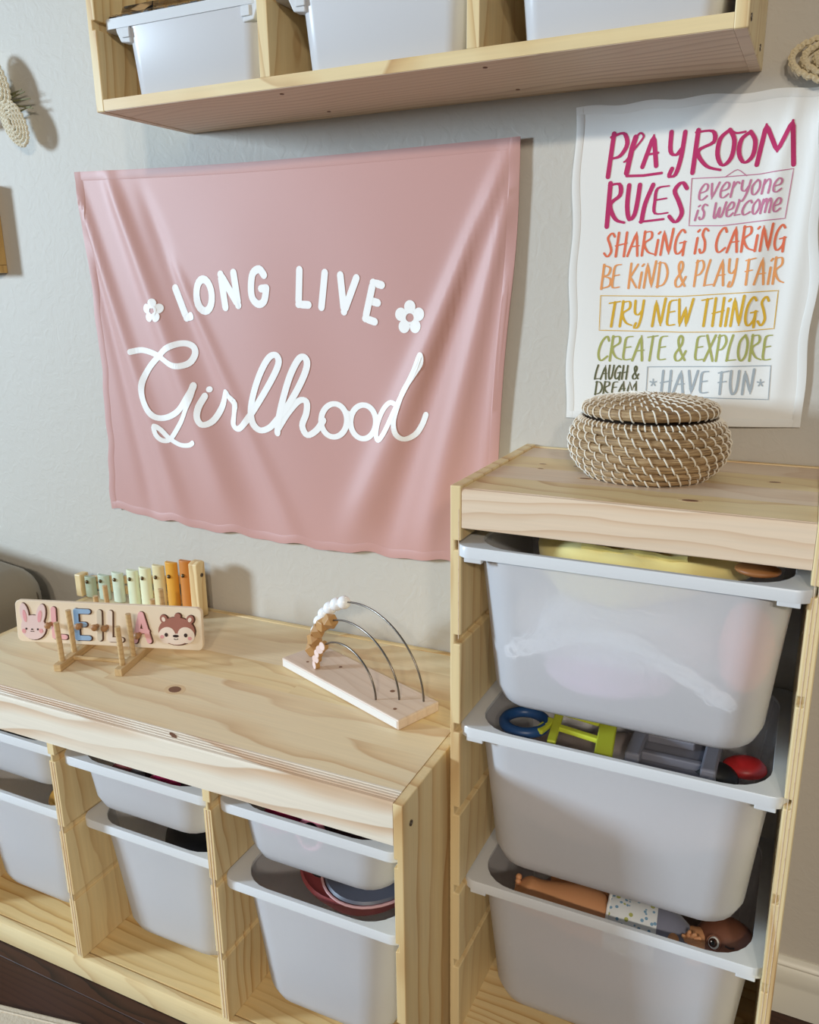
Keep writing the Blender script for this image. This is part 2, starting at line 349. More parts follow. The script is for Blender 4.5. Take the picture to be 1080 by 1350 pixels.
# ------------------------------------------------------------ pull-out bins
def rr(w, d, r, n=6):
    P = []
    for cx, cy, a0 in ((w/2-r, d/2-r, 0), (-w/2+r, d/2-r, 90), (-w/2+r, -d/2+r, 180), (w/2-r, -d/2+r, 270)):
        for k in range(n+1):
            a = math.radians(a0+90*k/n); P.append((cx+r*math.cos(a), cy+r*math.sin(a)))
    return P
def loft(rings, cap0=False, cap1=False, closed=False):
    m = len(rings[0][0]); V = []; F = []
    for P, z in rings: V += [(x, y, z(x, y) if callable(z) else z) for x, y in P]
    K = len(rings)
    for i in range(K if closed else K-1):
        j = (i+1) % K
        for k in range(m): F.append((i*m+k, i*m+(k+1) % m, j*m+(k+1) % m, j*m+k))
    if cap0: F.append(tuple(range(m)))
    if cap1: F.append(tuple((K-1)*m+k for k in range(m)))
    return V, F
def make_bin(name, W_, D_, H_, label, group, side=.0185, front=.0070, rc=.055):
    """origin at the middle of the rim top"""
    o = empty(name, label=label, cat='bin', group=group)
    w, d = W_-2*side, D_-2*front
    hw, hd = w-.008, D_-2*front-.001
    out = rr(W_, D_, .022); out2 = rr(W_-.0024, D_-.0024, .021)
    lip_in = rr(W_-.006, D_-.006, .019)
    def lipz(x, y):
        t = max(0, min(1, (-y-(D_/2-.020))/.014)); return -.0085-.0065*t*t*(3-2*t)
    rim = [(out, lipz), (out, -.002), (out2, 0), (rr(hw, hd, rc), 0), (rr(hw-.001, hd-.001, rc), -.0045), (lip_in, -.0045), (lip_in, lipz)]
    V, F = loft(rim, closed=True); mesh('rim', V, F, rimm, o, 40)
    tp = .019*H_/.23+.003
    ww = lambda t, k=0: rr(w-2*tp*t-k, d-2*tp*.8*t-k, max(.012, rc-.004*t-k/2))
    fr = .03 if H_ > .15 else .026
    body = [(ww(0), -.0046), (ww(.5), -H_*.5), (ww(1-fr/H_), -(H_-fr))]
    for a in (22, 45, 67, 90):
        s = math.sin(math.radians(a)); c_ = 1-math.cos(math.radians(a))
        body.append((ww(1, 2*fr*c_*.75), -(H_-fr)-fr*s))
    V, F = loft(list(reversed(body)), True, False); mesh('tub', V, F, tubm, o, 50)
    for sx_ in ((-1, 1) if W_ > .4 else ()):
        xx = sx_*(W_/2-side-.008)
        MB().box(xx-.012, xx+.012, -d/2-.006, -d/2+.003, -.021, -.0086, .001).build('clip', rimm, o)
    return o
med = make_bin('storage_bin', .4230, .30, .232, 'frosted white plastic bin at top of tall unit, holding yellow fabric', 'large frosted bins in the tall unit')
tcx = g+TW/2
med.location = (tcx, -.318+.15, .8320)
bn2 = copy_tree(med); bn2['label'] = 'frosted plastic bin in the middle of tall unit, filled with plastic toys'; bn2.location = (tcx, -.306+.15, .172+.1316*3+.0005)
bn2.location.z = .8320-.2632
bn3 = copy_tree(med); bn3['label'] = 'lowest frosted plastic bin of tall unit, with a baby doll lying in it'; bn3.location = (tcx, -.286+.15, .8320-.5264)
lowbins = {}
sh0 = make_bin('storage_bin', .3030, .415, .10, 'shallow frosted bin in the right column of low unit, with pink toys', 'shallow frosted bins in the low unit')
dp0 = make_bin('storage_bin', .3030, .415, .232, 'deep frosted bin in the right column of low unit, with dusty red toy', 'deep frosted bins in the low unit')
cols = [(-T-CW/2, 'right', -.428, -.428), (divx[0]-T-CW/2, 'middle', -.430, -.406), (divx[1]-T-CW/2, 'left', -.424, -.412)]
LABS = {('s', 'middle'): 'shallow frosted bin in the middle column of low unit', ('d', 'middle'): 'deep frosted bin in the middle column of low unit, with black fill for its shaded inside',
        ('s', 'left'): 'shallow frosted bin in the leftmost column, cut by the photo edge', ('d', 'left'): 'deep frosted bin in the leftmost column, with ochre toy inside'}
cl_, sl_ = math.cos(math.radians(.632)), math.sin(math.radians(.632))
def lowp(x, y, z): return (cl_*x-sl_*y, sl_*x+cl_*y-.001, z)
for cx, nm, ys, yd in cols:
    for typ, o0, yy, zz in (('s', sh0, ys, .432), ('d', dp0, yd, .300)):
        o = o0 if nm == 'right' else copy_tree(o0)
        o.location = lowp(cx, yy+.415/2, zz+.0023); o.rotation_euler = (0, 0, math.radians(.632))
        if nm != 'right': o['label'] = LABS[(typ, nm)]
        lowbins[(typ, nm)] = o

# ------------------------------------------------------------ white boxes on the wall shelf
inkm = mat('black_ink', srgb(30, 30, 30), .5)
def make_box(label):
    o = empty('lidded_box', label=label, cat='box', group='white lidded boxes on the wall shelf')
    w, d, h = .225, .165, .0985
    rings = [(rr(w-.008, d-.008, .018), 0), (rr(w, d, .022), .006), (rr(w+.016, d+.012, .024), h), (rr(w+.013, d+.009, .022), h), (rr(w-.002, d-.003, .02), .007), (rr(w-.010, d-.010, .018), .002)]
    V, F = loft(rings, True, True); V = [(a+.016, b, c) for a, b, c in V]; mesh('tub', V, F, whitebox, o, 45)
    W2, D2 = .284, .180
    rings = [(rr(W2, D2, .014), h-.003), (rr(W2, D2, .014), h+.011), (rr(W2-.005, D2-.005, .012), h+.0112), (rr(w+.018, d+.008, .02), h+.0112), (rr(w+.018, d+.008, .02), h-.001), (rr(W2-.005, D2-.005, .012), h-.003)]
    V, F = loft(rings, closed=True); mesh('rim', V, F, rimm, o, 40)
    rings = [(rr(W2-.008, D2-.008, .012), h+.0115), (rr(W2-.008, D2-.008, .012), h+.016), (rr(W2-.03, D2-.03, .014), h+.018), (rr(W2-.036, D2-.036, .014), h+.030)]
    V, F = loft(rings, True, True); lid = mesh('lid', V, F, clearm, o, 40)
    mb = MB(); x = -.13
    rnd = random.Random(3)
    for k in range(16):
        ww_ = rnd.choice((.004, .007, .010, .012)); mb.box(x, x+ww_, -D2/2+.003, -D2/2+.0036, h+.0118, h+.0126+.0006*(k % 3)); x += ww_+rnd.choice((.002, .004, .008))
    mb.build('printed_marks', inkm, o)
    for s in (-1, 1):
        x0 = -.115 if s < 0 else .137
        P = [(x0-s*.024, h+.002), (x0+s*.003, h+.002), (x0+s*.001, h-.008), (x0-s*.006, h-.022), (x0-s*.024, h-.024)]
        hd = MB().prism(P, 1, -D2/2+.001, -D2/2+.018).build('latch', rimm, o); bev(hd, .0015)
        MB().box(x0-s*.018-.007, x0-s*.018+.007, -D2/2-.0016, -D2/2+.002, h-.017, h-.004, .0008).build('latch_tab', rimm, hd)
    return o
bx0 = make_box('leftmost white plastic box with clear lid and latches on wall shelf')
cells = [(ST+.3034)/2, (.3034+.0165+.6074)/2, (.6074+.0165+SW-ST)/2]
bx0.location = (sx+cells[0]-.001, -.112, sz+.0168)
bx1 = copy_tree(bx0); bx1['label'] = 'white plastic box in the middle compartment of wall shelf'; bx1.location = (sx+cells[1]-.001, -.112, sz+.0168)
bx2 = copy_tree(bx0); bx2['label'] = 'white plastic box in the right compartment of wall shelf'; bx2.location = (sx+cells[2]-.001, -.112, sz+.0168)

# ------------------------------------------------------------ cloth hangings
def bil(c, s, t):      # corners tl,tr,br,bl
    a = [c[0][k]*(1-s)+c[1][k]*s for k in (0, 1)]; b = [c[3][k]*(1-s)+c[2][k]*s for k in (0, 1)]
    return a[0]*(1-t)+b[0]*t, a[1]*(1-t)+b[1]*t
def gauss(d, w): return math.exp(-(d/w)**2)
def ridge(x, z, x0, z0, x1, z1, wd, amp):
    dx, dz = x1-x0, z1-z0; L = math.hypot(dx, dz); t = ((x-x0)*dx+(z-z0)*dz)/L/L; e = ((x-x0)*dz-(z-z0)*dx)/L
    fade = max(0, min(1, (t+.12)*5))*max(0, min(1, (1.15-t)*4)); fade = fade*fade*(3-2*fade)
    return amp*gauss(e, wd*(.45+.75*max(0, min(1, t))))*fade
def banner_y(x, z):
    y = .010
    y += ridge(x, z, -.885, 1.33, -.70, .72, .022, .008)
    y -= ridge(x, z, -.875, 1.28, -.78, .72, .016, .004)
    y += ridge(x, z, -.80, 1.34, -.58, .74, .028, .009)
    y -= ridge(x, z, -.72, 1.30, -.50, .72, .030, .004)
    y += ridge(x, z, -.66, 1.18, -.43, .70, .020, .006)
    y += ridge(x, z, -.03, 1.32, -.30, .74, .026, .010)
    y -= ridge(x, z, -.06, 1.25, -.24, .72, .020, .005)
    y += ridge(x, z, -.02, 1.28, -.16, .72, .022, .008)
    y += ridge(x, z, -.02, 1.15, -.07, .70, .016, .004)
    y += .0018*math.sin(x*23+z*6)*max(0, min(1, (1.32-z)*3))
    y += .0012*math.sin(x*9+1)*math.sin(z*8)
    return max(.004, y)
def poster_y(x, z):
    y = .006 + .0025*math.sin(x*30+z*5) + .0015*math.sin(x*13-z*9)
    y += ridge(x, z, .36, 1.38, .30, 1.0, .018, .004)+ridge(x, z, .39, 1.36, .37, 1.0, .012, .003)
    return max(.003, y)
def cloth(name, corners, fy, nx, nz, m, label, cat, bow, hemw, hemm):
    V = []; F = []
    def P(s, t):
        x, z = bil(corners, s, t); bx, bz = bow(s, t); return x+bx, z+bz
    for j in range(nz+1):
        for i in range(nx+1):
            x, z = P(i/nx, j/nz); V.append((x, -fy(x, z), z))
    for j in range(nz):
        for i in range(nx): a = j*(nx+1)+i; F.append((a, a+1, a+nx+2, a+nx+1))
    o = mesh(name, V, F, m, None, True); tag(o, label, cat)
    if o.data.polygons[0].normal.y > 0: o.data.flip_normals()
    s = o.modifiers.new('solid', 'SOLIDIFY'); s.thickness = .0007; s.offset = -1
    # folded hems, one strip per side
    for side in range(4):
        V = []; F = []; N = 90 if side % 2 == 0 else 70
        for i in range(N+1):
            q = i/N
            for k, e in enumerate((0.0008, .1, .9, 1)):
                hs = hemw*e
                if side == 0: s_, t_ = q, hs/abs(corners[0][1]-corners[3][1])
                elif side == 2: s_, t_ = q, 1-hs/abs(corners[0][1]-corners[3][1])
                elif side == 1: s_, t_ = 1-hs/abs(corners[1][0]-corners[0][0]), q
                else: s_, t_ = hs/abs(corners[1][0]-corners[0][0]), q
                x, z = P(s_, t_); off = (.0004, .0006, .0006, .0001)[k]
                V.append((x, -fy(x, z)-off, z))
        for i in range(N):
            for k in range(3): F.append((i*4+k, i*4+k+1, i*4+k+5, i*4+k+4))
        h = mesh('hem', V, F, hemm, o, 30)
    return o, P
def wp(u, v, d=.008):
    p = on(u, v, 1, -d); return (p.x, p.z)
pinkm = fabric('dusty_pink_satin', srgb(198, 150, 141), 700, .3); pinkm.node_tree.nodes['Principled BSDF'].inputs['Roughness'].default_value = .5
hemp = fabric('dusty_pink_hem', srgb(190, 141, 139), 700, .2)
def bow1(s, t):
    dx = .0018*math.sin(t*26)*(1-s)*(t > .02)+.0015*math.sin(t*57+1)*(1-s)*t; dz = 0
    e = math.sin(PI*s)
    dz += t*(-.016*e+.003*math.sin(s*37)+.002*math.sin(s*71)) + (1-t)*(-.006*e)
    dx += s*(.003*math.sin(t*9)+.006*math.sin(PI*t)) + (1-s)*(.012*math.sin(PI*t))
    return dx, dz
bc = [wp(100, 227), wp(687, 180), None, wp(148, 670)]
bc[2] = (-.048, .698)
banner, BP = cloth('banner', bc, banner_y, 110, 84, pinkm, 'dusty pink fabric banner with white lettering hanging on the wall', 'banner', bow1, .016, pinkm)
linen = fabric('white_cotton', srgb(238, 236, 230), 1100, .15); linen2 = fabric('white_cotton_hem', srgb(232, 230, 224), 1100, .1)
pc = [wp(760, 142), (wp(1080, 112)[0]+.012, wp(1080, 112)[1]), wp(1055, 564), wp(745, 550)]
def bow2(s, t): return (.0018*math.sin(t*21+s*9)+s*(.004*math.sin(PI*t)+.0018*math.sin(t*14)), (1-t)*(.0015*math.sin(s*25))-t*.003*math.sin(PI*s))
poster, PP = cloth('wall_hanging', pc, poster_y, 60, 80, linen, 'white cotton wall hanging printed with rainbow playroom rules, behind woven basket', 'wall hanging', bow2, .011, linen2)

KOFF = [0]
def ribbon(mb, pts, width, fy, brush=0, off=.0014, cap=True):
    """flat printed stroke that follows the cloth; pts in pixels of the photo, width in pixels"""
    P = [wp(u, v) for u, v in pts]; _a, _b = wp(*pts[0]), wp(pts[0][0], pts[0][1]+1); k = math.hypot(_a[0]-_b[0], _a[1]-_b[1]); KOFF[0] = (KOFF[0]+1) % 9; off = (.00075 if fy is banner_y else .00042)+KOFF[0]*.00002
    # resample
    Q = [P[0]]
    for a, b in zip(P[:-1], P[1:]):
        L = math.hypot(b[0]-a[0], b[1]-a[1]); m = max(1, int(L/.006))
        for i in range(1, m+1): Q.append((a[0]+(b[0]-a[0])*i/m, a[1]+(b[1]-a[1])*i/m))
    P = Q; n = len(P); V = []; wv = []
    for i in range(n):
        a = P[max(0, i-1)]; b = P[min(n-1, i+1)]; dx, dz = b[0]-a[0], b[1]-a[1]; L = math.hypot(dx, dz) or 1e-9
        wd = width*k*.5
        if brush: wd *= (1-brush)+brush*abs(dz/L)**1.2
        wv.append(wd); nx_, nz_ = -dz/L*wd, dx/L*wd
        for s in (-1, 1):
            x, z = P[i][0]+s*nx_, P[i][1]+s*nz_; V.append((x, -fy(x, z)-off-i*1.5e-6, z))
    mb.add(V, [(2*i, 2*i+1, 2*i+3, 2*i+2) for i in range(n-1)])
    if cap:
        for i in (0, n-1):
            V = []
            for q in range(10):
                a = 2*PI*q/10; x, z = P[i][0]+wv[i]*math.cos(a), P[i][1]+wv[i]*math.sin(a); V.append((x, -fy(x, z)-off-.00001-(i % 17)*2.3e-6, z))
            mb.add(V, [tuple(range(10))])
        for i in range(1, n-1):     # round the corners
            a, b, c_ = P[i-1], P[i], P[i+1]
            t1 = math.atan2(b[1]-a[1], b[0]-a[0]); t2 = math.atan2(c_[1]-b[1], c_[0]-b[0]); dt = abs((t2-t1+PI) % (2*PI)-PI)
            if dt > .35:
                V = []
                for q in range(10):
                    a_ = 2*PI*q/10; x, z = b[0]+wv[i]*math.cos(a_), b[1]+wv[i]*math.sin(a_); V.append((x, -fy(x, z)-off-.00001-(i % 17)*2.3e-6, z))
                mb.add(V, [tuple(range(10))])
def disc(mb, u, v, ru, rv, fy, n=20, off=.0014, rot=0, hole=0):
    V = []
    KOFF[0] = (KOFF[0]+1) % 9; off = .00075+KOFF[0]*.00002
    for q in range(n):
        a = 2*PI*q/n; du, dv = ru*math.cos(a), rv*math.sin(a)
        x, z = wp(u+du*math.cos(rot)-dv*math.sin(rot), v+du*math.sin(rot)+dv*math.cos(rot)); V.append((x, -fy(x, z)-off, z))
    mb.add(V, [tuple(range(n))])
inkw = mat('white_print', srgb(250, 248, 244), .6)
def Z(pts, ox, oy, s): return [(ox+x/s, oy+y/s) for x, y in pts]
# LONG LIVE
S = 1080/420
LET = {'L': [[(182, 128), (220, 229), (240, 222)]], 'O': [[(284+math.sin(a)*26*1.0+math.cos(a)*-4, 152-math.cos(a)*54) for a in [2*PI*k/20 for k in range(21)]]],
       'N': [[(357, 193), (340, 82), (401, 186), (384, 76)]], 'G': [smooth_curve([(487, 84), (471, 64), (450, 78), (444, 118), (448, 160), (468, 182), (488, 172), (495, 128)], 4)+[(495, 128), (478, 130)]]}
def word(parent, strokes, ox, oy, s, width, fy, m, brush=0, name='printed_word', curve=False):
    mb = MB()
    for st in strokes: ribbon(mb, Z(smooth_curve(st) if curve else st, ox, oy, s), width, fy, brush)
    return mb.build(name, m, parent)
word(banner, LET['L']+LET['O']+LET['N']+LET['G'], 160, 330, S, 10.6, banner_y, inkw)
word(banner, [[(606, 66), (603, 183), (636, 185)], [(692, 76), (680, 193)], [(745, 84), (757, 208), (800, 94)], [(886, 118), (857, 109), (830, 231), (862, 242)], [(844, 170), (872, 178)]], 160, 330, S, 10.6, banner_y, inkw)
for (cx, cy, pr, pd, hr) in ((117, 205, 14, 22, 9), (981, 228, 19, 32, 13)):
    mb = MB()
    for k in range(5):
        a = -PI/2+2*PI*k/5; disc(mb, 160+(cx+pd*math.cos(a))/S, 330+(cy+pd*math.sin(a)*1.15)/S, pr/S, pr/S*1.2, banner_y)
    ringp = [(cx+(hr+4)*math.cos(a), cy+(hr+4)*1.1*math.sin(a)) for a in [2*PI*k/16 for k in range(17)]]
    ribbon(mb, Z(ringp, 160, 330, S), 8/S, banner_y, cap=False); mb.build('printed_flower', inkw, banner)
GH = [([(42, 112), (75, 106), (110, 115), (140, 130), (175, 152), (205, 160), (235, 150), (250, 122), (246, 98), (226, 85), (200, 85), (168, 99), (133, 128), (100, 168), (82, 215), (84, 262), (102, 308), (128, 333), (160, 334), (195, 316), (225, 284), (245, 250), (252, 226)], 8.2),
      ([(252, 226), (244, 272), (222, 325), (196, 372), (172, 408), (150, 410), (130, 390), (124, 362), (143, 374), (170, 404), (205, 426), (235, 428), (252, 419)], 6.8),
      ([(286, 262), (271, 298), (269, 335), (286, 358), (314, 346), (340, 300), (358, 250), (368, 262), (392, 288), (386, 325), (379, 358), (394, 374), (420, 360), (445, 322), (490, 250), (525, 185), (538, 145), (527, 123), (505, 132), (480, 175), (457, 238), (444, 300), (450, 350), (474, 377), (505, 370), (530, 345), (565, 300), (600, 240), (626, 180), (631, 145), (618, 129), (600, 142), (575, 195), (552, 275), (538, 340), (534, 386)], 8.2),
      ([(538, 370), (570, 318), (606, 278), (630, 282), (630, 320), (617, 362), (634, 394), (664, 378), (686, 345)], 8.2),
      ([(722+43*math.cos(a), 345+56*math.sin(a)) for a in [PI+2*PI*k/18 for k in range(19)]], 7.6),
      ([(821+44*math.cos(a), 350+57*math.sin(a)) for a in [PI+2*PI*k/18 for k in range(19)]], 7.6), ([(745, 300), (765, 318), (785, 325)], 6), ([(850, 305), (868, 330), (884, 330)], 5),
      ([(945, 292), (918, 283), (893, 305), (873, 350), (868, 395), (878, 410), (900, 382), (930, 320), (962, 255), (1000, 180), (1022, 122), (1024, 150), (1000, 190), (968, 240), (947, 295), (934, 345), (940, 388), (965, 407), (998, 392), (1020, 360), (1033, 326)], 7.0)]
mb = MB()
for st, wd in GH: ribbon(mb, Z(smooth_curve(st, 4), 160, 420, S), wd*1.12, banner_y, .18)
disc(mb, 160+298/S, 420+240/S, 4, 4, banner_y); mb.build('printed_word', inkw, banner)

# poster lettering: a hand-drawn single stroke alphabet
GL = {  # width, strokes in a unit box (y up); curves start with c
 'A': (.75, [[(0, 0), (.45, 1), (.62, 0)], [(.12, .38), (.68, .42)]]), 'B': (.62, [[(.08, 0), (.12, 1)], ['c', (.12, .97), (.55, .85), (.45, .58), (.12, .52), (.6, .42), (.6, .12), (.05, .02)]]),
 'C': (.62, [['c', (.6, .82), (.45, 1), (.15, .75), (.02, .3), (.2, 0), (.6, .18)]]), 'D': (.7, [[(.08, 0), (.12, 1)], ['c', (.0, .96), (.45, .95), (.7, .55), (.5, .12), (.0, .03)]]),
 'E': (.55, [['c', (.55, .98), (.15, .92), (.08, .5), (.1, .06), (.55, .06)], [(.1, .52), (.48, .56)]]), 'F': (.6, [[(.15, 0), (.2, .95)], [(.0, .92), (.65, 1)], [(.02, .5), (.5, .55)]]),
 'G': (.7, [['c', (.6, .88), (.42, 1), (.12, .7), (.04, .25), (.22, 0), (.55, .2), (.62, .48)], [(.32, .45), (.72, .5)], [(.62, .5), (.58, -.05)]]), 'H': (.7, [[(.08, 0), (.14, 1)], [(.58, 0), (.64, 1)], [(0, .45), (.7, .55)]]),
 'I': (.25, [[(.1, 0), (.15, 1)]]), 'i': (.25, [[(.08, 0), (.16, .62)], [(.16, .88), (.26, .95)]]), 'K': (.62, [[(.08, 0), (.12, 1)], [(.58, .95), (.14, .45), (.6, .02)]]),
 'L': (.6, [['c', (.3, 1), (.12, .5), (.05, .05), (.05, .02), (.6, .05)]]), 'M': (1.0, [[(.02, 0), (.2, .95), (.5, .3), (.85, 1), (.92, 0)]]), 'N': (.78, [[(.05, 0), (.16, .98), (.55, .02), (.72, 1.05)]]),
 'O': (.62, [['c', (.38, 1), (.08, .75), (.02, .3), (.22, 0), (.5, .22), (.56, .7), (.38, 1)]]), 'P': (.6, [[(.05, 0), (.14, 1)], ['c', (.06, .92), (.45, 1), (.6, .75), (.4, .48), (.1, .42)]]),
 'R': (.72, [[(.05, 0), (.12, 1)], ['c', (.06, .95), (.5, .98), (.55, .72), (.15, .5), (.4, .15), (.78, .04)]]), 'S': (.55, [['c', (.55, .85), (.38, 1), (.15, .8), (.3, .52), (.42, .22), (.22, 0), (0, .15)]]),
 'T': (.62, [[(.25, 0), (.34, .97)], [(0, .94), (.65, 1)]]), 'U': (.62, [['c', (.06, 1), (.04, .4), (.18, .0), (.40, .12), (.50, .5), (.56, 1)]]), 'V': (.62, [[(.05, 1), (.25, 0), (.62, 1)]]),
 'W': (.9, [[(.05, 1), (.2, 0), (.5, .7), (.6, 0), (.92, 1)]]), 'X': (.62, [[(.05, 1), (.55, 0)], [(.6, 1), (0, 0)]]), 'Y': (.62, [['c', (.05, 1), (.08, .55), (.3, .45), (.5, .6)], ['c', (.56, 1), (.5, .4), (.35, -.02), (.12, -.05), (.2, .12)]]),
 '&': (.75, [['c', (.72, .38), (.45, .05), (.15, 0), (.05, .25), (.4, .62), (.45, .88), (.3, 1), (.18, .8), (.35, .4), (.7, .02)]]),
 'e': (.55, [['c', (.06, .42), (.45, .55), (.5, .85), (.3, .98), (.08, .6), (.1, .12), (.3, 0), (.56, .22)]]), 'v': (.5, [[(.05, .95), (.2, 0), (.5, 1)]]), 'r': (.45, [[(.06, 0), (.1, .95)], ['c', (.1, .6), (.3, .95), (.46, .85)]]),
 'y': (.55, [['c', (.05, 1), (.08, .45), (.3, .3), (.48, .6)], ['c', (.54, 1), (.45, .2), (.25, -.35), (.05, -.25)]]), 'o': (.52, [['c', (.3, 1), (.05, .6), (.1, .1), (.3, 0), (.5, .4), (.45, .85), (.3, 1)]]),
 'n': (.55, [[(.06, 0), (.1, .95)], ['c', (.1, .6), (.32, .98), (.48, .75), (.46, 0)]]), 's': (.45, [['c', (.45, .9), (.25, 1), (.12, .75), (.3, .45), (.3, .1), (.1, 0), (0, .15)]]), 'w': (.8, [['c', (.05, 1), (.08, .1), (.25, .05), (.4, .7), (.45, .1), (.65, .1), (.8, 1)]]),
 'c': (.5, [['c', (.5, .85), (.3, 1), (.06, .5), (.2, 0), (.5, .15)]]), 'm': (.8, [[(.05, 0), (.1, .95)], ['c', (.1, .6), (.28, 1), (.4, .7), (.38, .05)], ['c', (.4, .6), (.58, 1), (.72, .7), (.7, 0)]]), 'l': (.45, [[(.2, 1), (.05, .05), (.45, .08)]]), ' ': (.35, [])}
PX0, PY0, PS = 740, 130, 1043/340
def glyph(mb, ch, x0, x1, yt0, yb0, yt1, yb1, width, slant=.12, brush=.55):
    gw, st = GL[ch]
    for s in st:
        cv = s[0] == 'c'; pts = s[1:] if cv else s
        if cv: pts = smooth_curve(pts, 4)
        out = []
        for (a, b) in pts:
            q = a/gw; x = x0+(x1-x0)*q+(b-.5)*slant*(yb0-yt0); yt = yt0+(yt1-yt0)*q; yb = yb0+(yb1-yb0)*q
            out.append((x, yb+(yt-yb)*b))
        ribbon(mb, Z(out, PX0, PY0, PS), width, poster_y, brush)
def line(text, x0, x1, t0, b0, t1, b1, width, m, gap=.14, slant=.1):
    tot = sum(GL[c][0] for c in text)+gap*(len(text)-1); x = 0
    words = []; mb = MB()
    for ch in text:
        gw = GL[ch][0]
        if ch == ' ':
            if mb.V: mb.build('printed_word', m, poster)
            mb = MB()
        else:
            a, b = x/tot, (x+gw)/tot
            f = lambda q, p0, p1: p0+(p1-p0)*q
            glyph(mb, ch, x0+(x1-x0)*a, x0+(x1-x0)*b, f(a, t0, t1), f(a, b0, b1), f(b, t0, t1), f(b, b0, b1), width*1.0, slant)
        x += gw+gap
    if mb.V: mb.build('printed_word', m, poster)
def ink(n, *c): return mat(n, srgb(*c), .7)
mag, mauve, coral, orng, yel, olive, dolive, gry = ink('magenta_ink', 190, 36, 98), ink('mauve_ink', 200, 120, 150), ink('coral_ink', 232, 112, 76), ink('orange_ink', 238, 158, 92), ink('mustard_ink', 220, 172, 40), ink('olive_ink', 170, 170, 92), ink('dark_olive_ink', 92, 92, 58), ink('grey_ink', 168, 175, 178)
mb = MB()
W1 = 6.4
glyph(mb, 'P', 188, 262, 142, 316, 138, 312, W1, .08)
ribbon(mb, Z([(300, 155), (285, 200), (262, 300)], PX0, PY0, PS), W1+1.2, poster_y, .3)
ribbon(mb, Z(smooth_curve([(252, 255), (262, 248), (285, 215), (325, 165), (332, 148), (318, 138), (300, 158)]), PX0, PY0, PS), 3, poster_y, .2)
ribbon(mb, Z([(262, 312), (330, 310), (405, 300)], PX0, PY0, PS), 3.6, poster_y, 0)
glyph(mb, 'A', 330, 398, 150, 275, 145, 270, W1, .06)
glyph(mb, 'Y', 432, 500, 135, 305, 135, 300, W1, .1)
glyph(mb, 'R', 530, 640, 128, 300, 128, 295, W1, .08)
glyph(mb, 'O', 632, 705, 125, 270, 125, 268, W1, .08); glyph(mb, 'O', 718, 790, 132, 258, 132, 256, W1, .06)
ribbon(mb, Z(smooth_curve([(690, 130), (710, 138), (745, 132)]), PX0, PY0, PS), 3, poster_y, 0)
glyph(mb, 'M', 792, 958, 95, 266, 85, 264, W1, .06)
mb.build('printed_word', mag, poster)
mb = MB()
glyph(mb, 'R', 182, 250, 342, 518, 342, 508, W1, .05); glyph(mb, 'U', 262, 316, 350, 488, 348, 486, W1, .08)
glyph(mb, 'L', 318, 415, 350, 500, 345, 494, W1, .05); glyph(mb, 'E', 368, 432, 355, 470, 350, 468, 4.6, .06); glyph(mb, 'S', 438, 505, 340, 500, 338, 498, W1, .05)
mb.build('printed_word', mag, poster)
line('everyone', 556, 893, 345, 412, 318, 375, 3.0, mauve, .12, .2); line('is welCome', 542, 888, 430, 492, 398, 455, 3.0, mauve, .1, .2)
line('SHARiNG is CARiNG', 175, 908, 545, 640, 508, 612, 3.4, coral, .1)
line('BE KiND & PLAY FAiR', 160, 900, 672, 770, 640, 748, 3.1, orng, .1)
line('TRY NEW THiNGS', 188, 835, 822, 922, 800, 918, 3.5, yel, .1)
line('CREATE & EXPLORE', 150, 850, 962, 1060, 955, 1060, 3.2, olive, .1)
line('LAUGH &', 136, 312, 1078, 1135, 1083, 1135, 2.4, dolive, .12); line('DREAM', 136, 305, 1145, 1197, 1146, 1193, 2.4, dolive, .12)
line('HAVE FUN', 400, 782, 1102, 1190, 1100, 1195, 3.4, gry, .14, .06)
def frame(pts, m, wd=1.1):
    mb = MB(); ribbon(mb, Z(pts+[pts[0]], PX0, PY0, PS), wd, poster_y); mb.build('printed_frame', m, poster)
frame([(528, 323), (640, 318), (800, 304), (940, 281), (905, 483), (760, 500), (650, 514), (516, 514)], mauve)
mb = MB(); ribbon(mb, Z([(662, 317), (700, 291), (713, 286), (726, 292), (750, 311)], PX0, PY0, PS), 1.1, poster_y); mb.build('printed_hook', mauve, poster)
frame([(158, 797), (480, 800), (700, 787), (878, 776), (860, 930), (700, 943), (480, 945), (152, 937)], yel, 1.0)
frame([(347, 1086), (848, 1080), (838, 1217), (640, 1210), (340, 1200)], gry, 1.1)
for cx in (370, 806):
    mb = MB()
    for k in range(5):
        a = -PI/2+2*PI*k/5; ribbon(mb, Z([(cx, 1150), (cx+13*math.cos(a), 1150+14*math.sin(a))], PX0, PY0, PS), 1.8, poster_y)
    mb.build('printed_star', gry, poster)

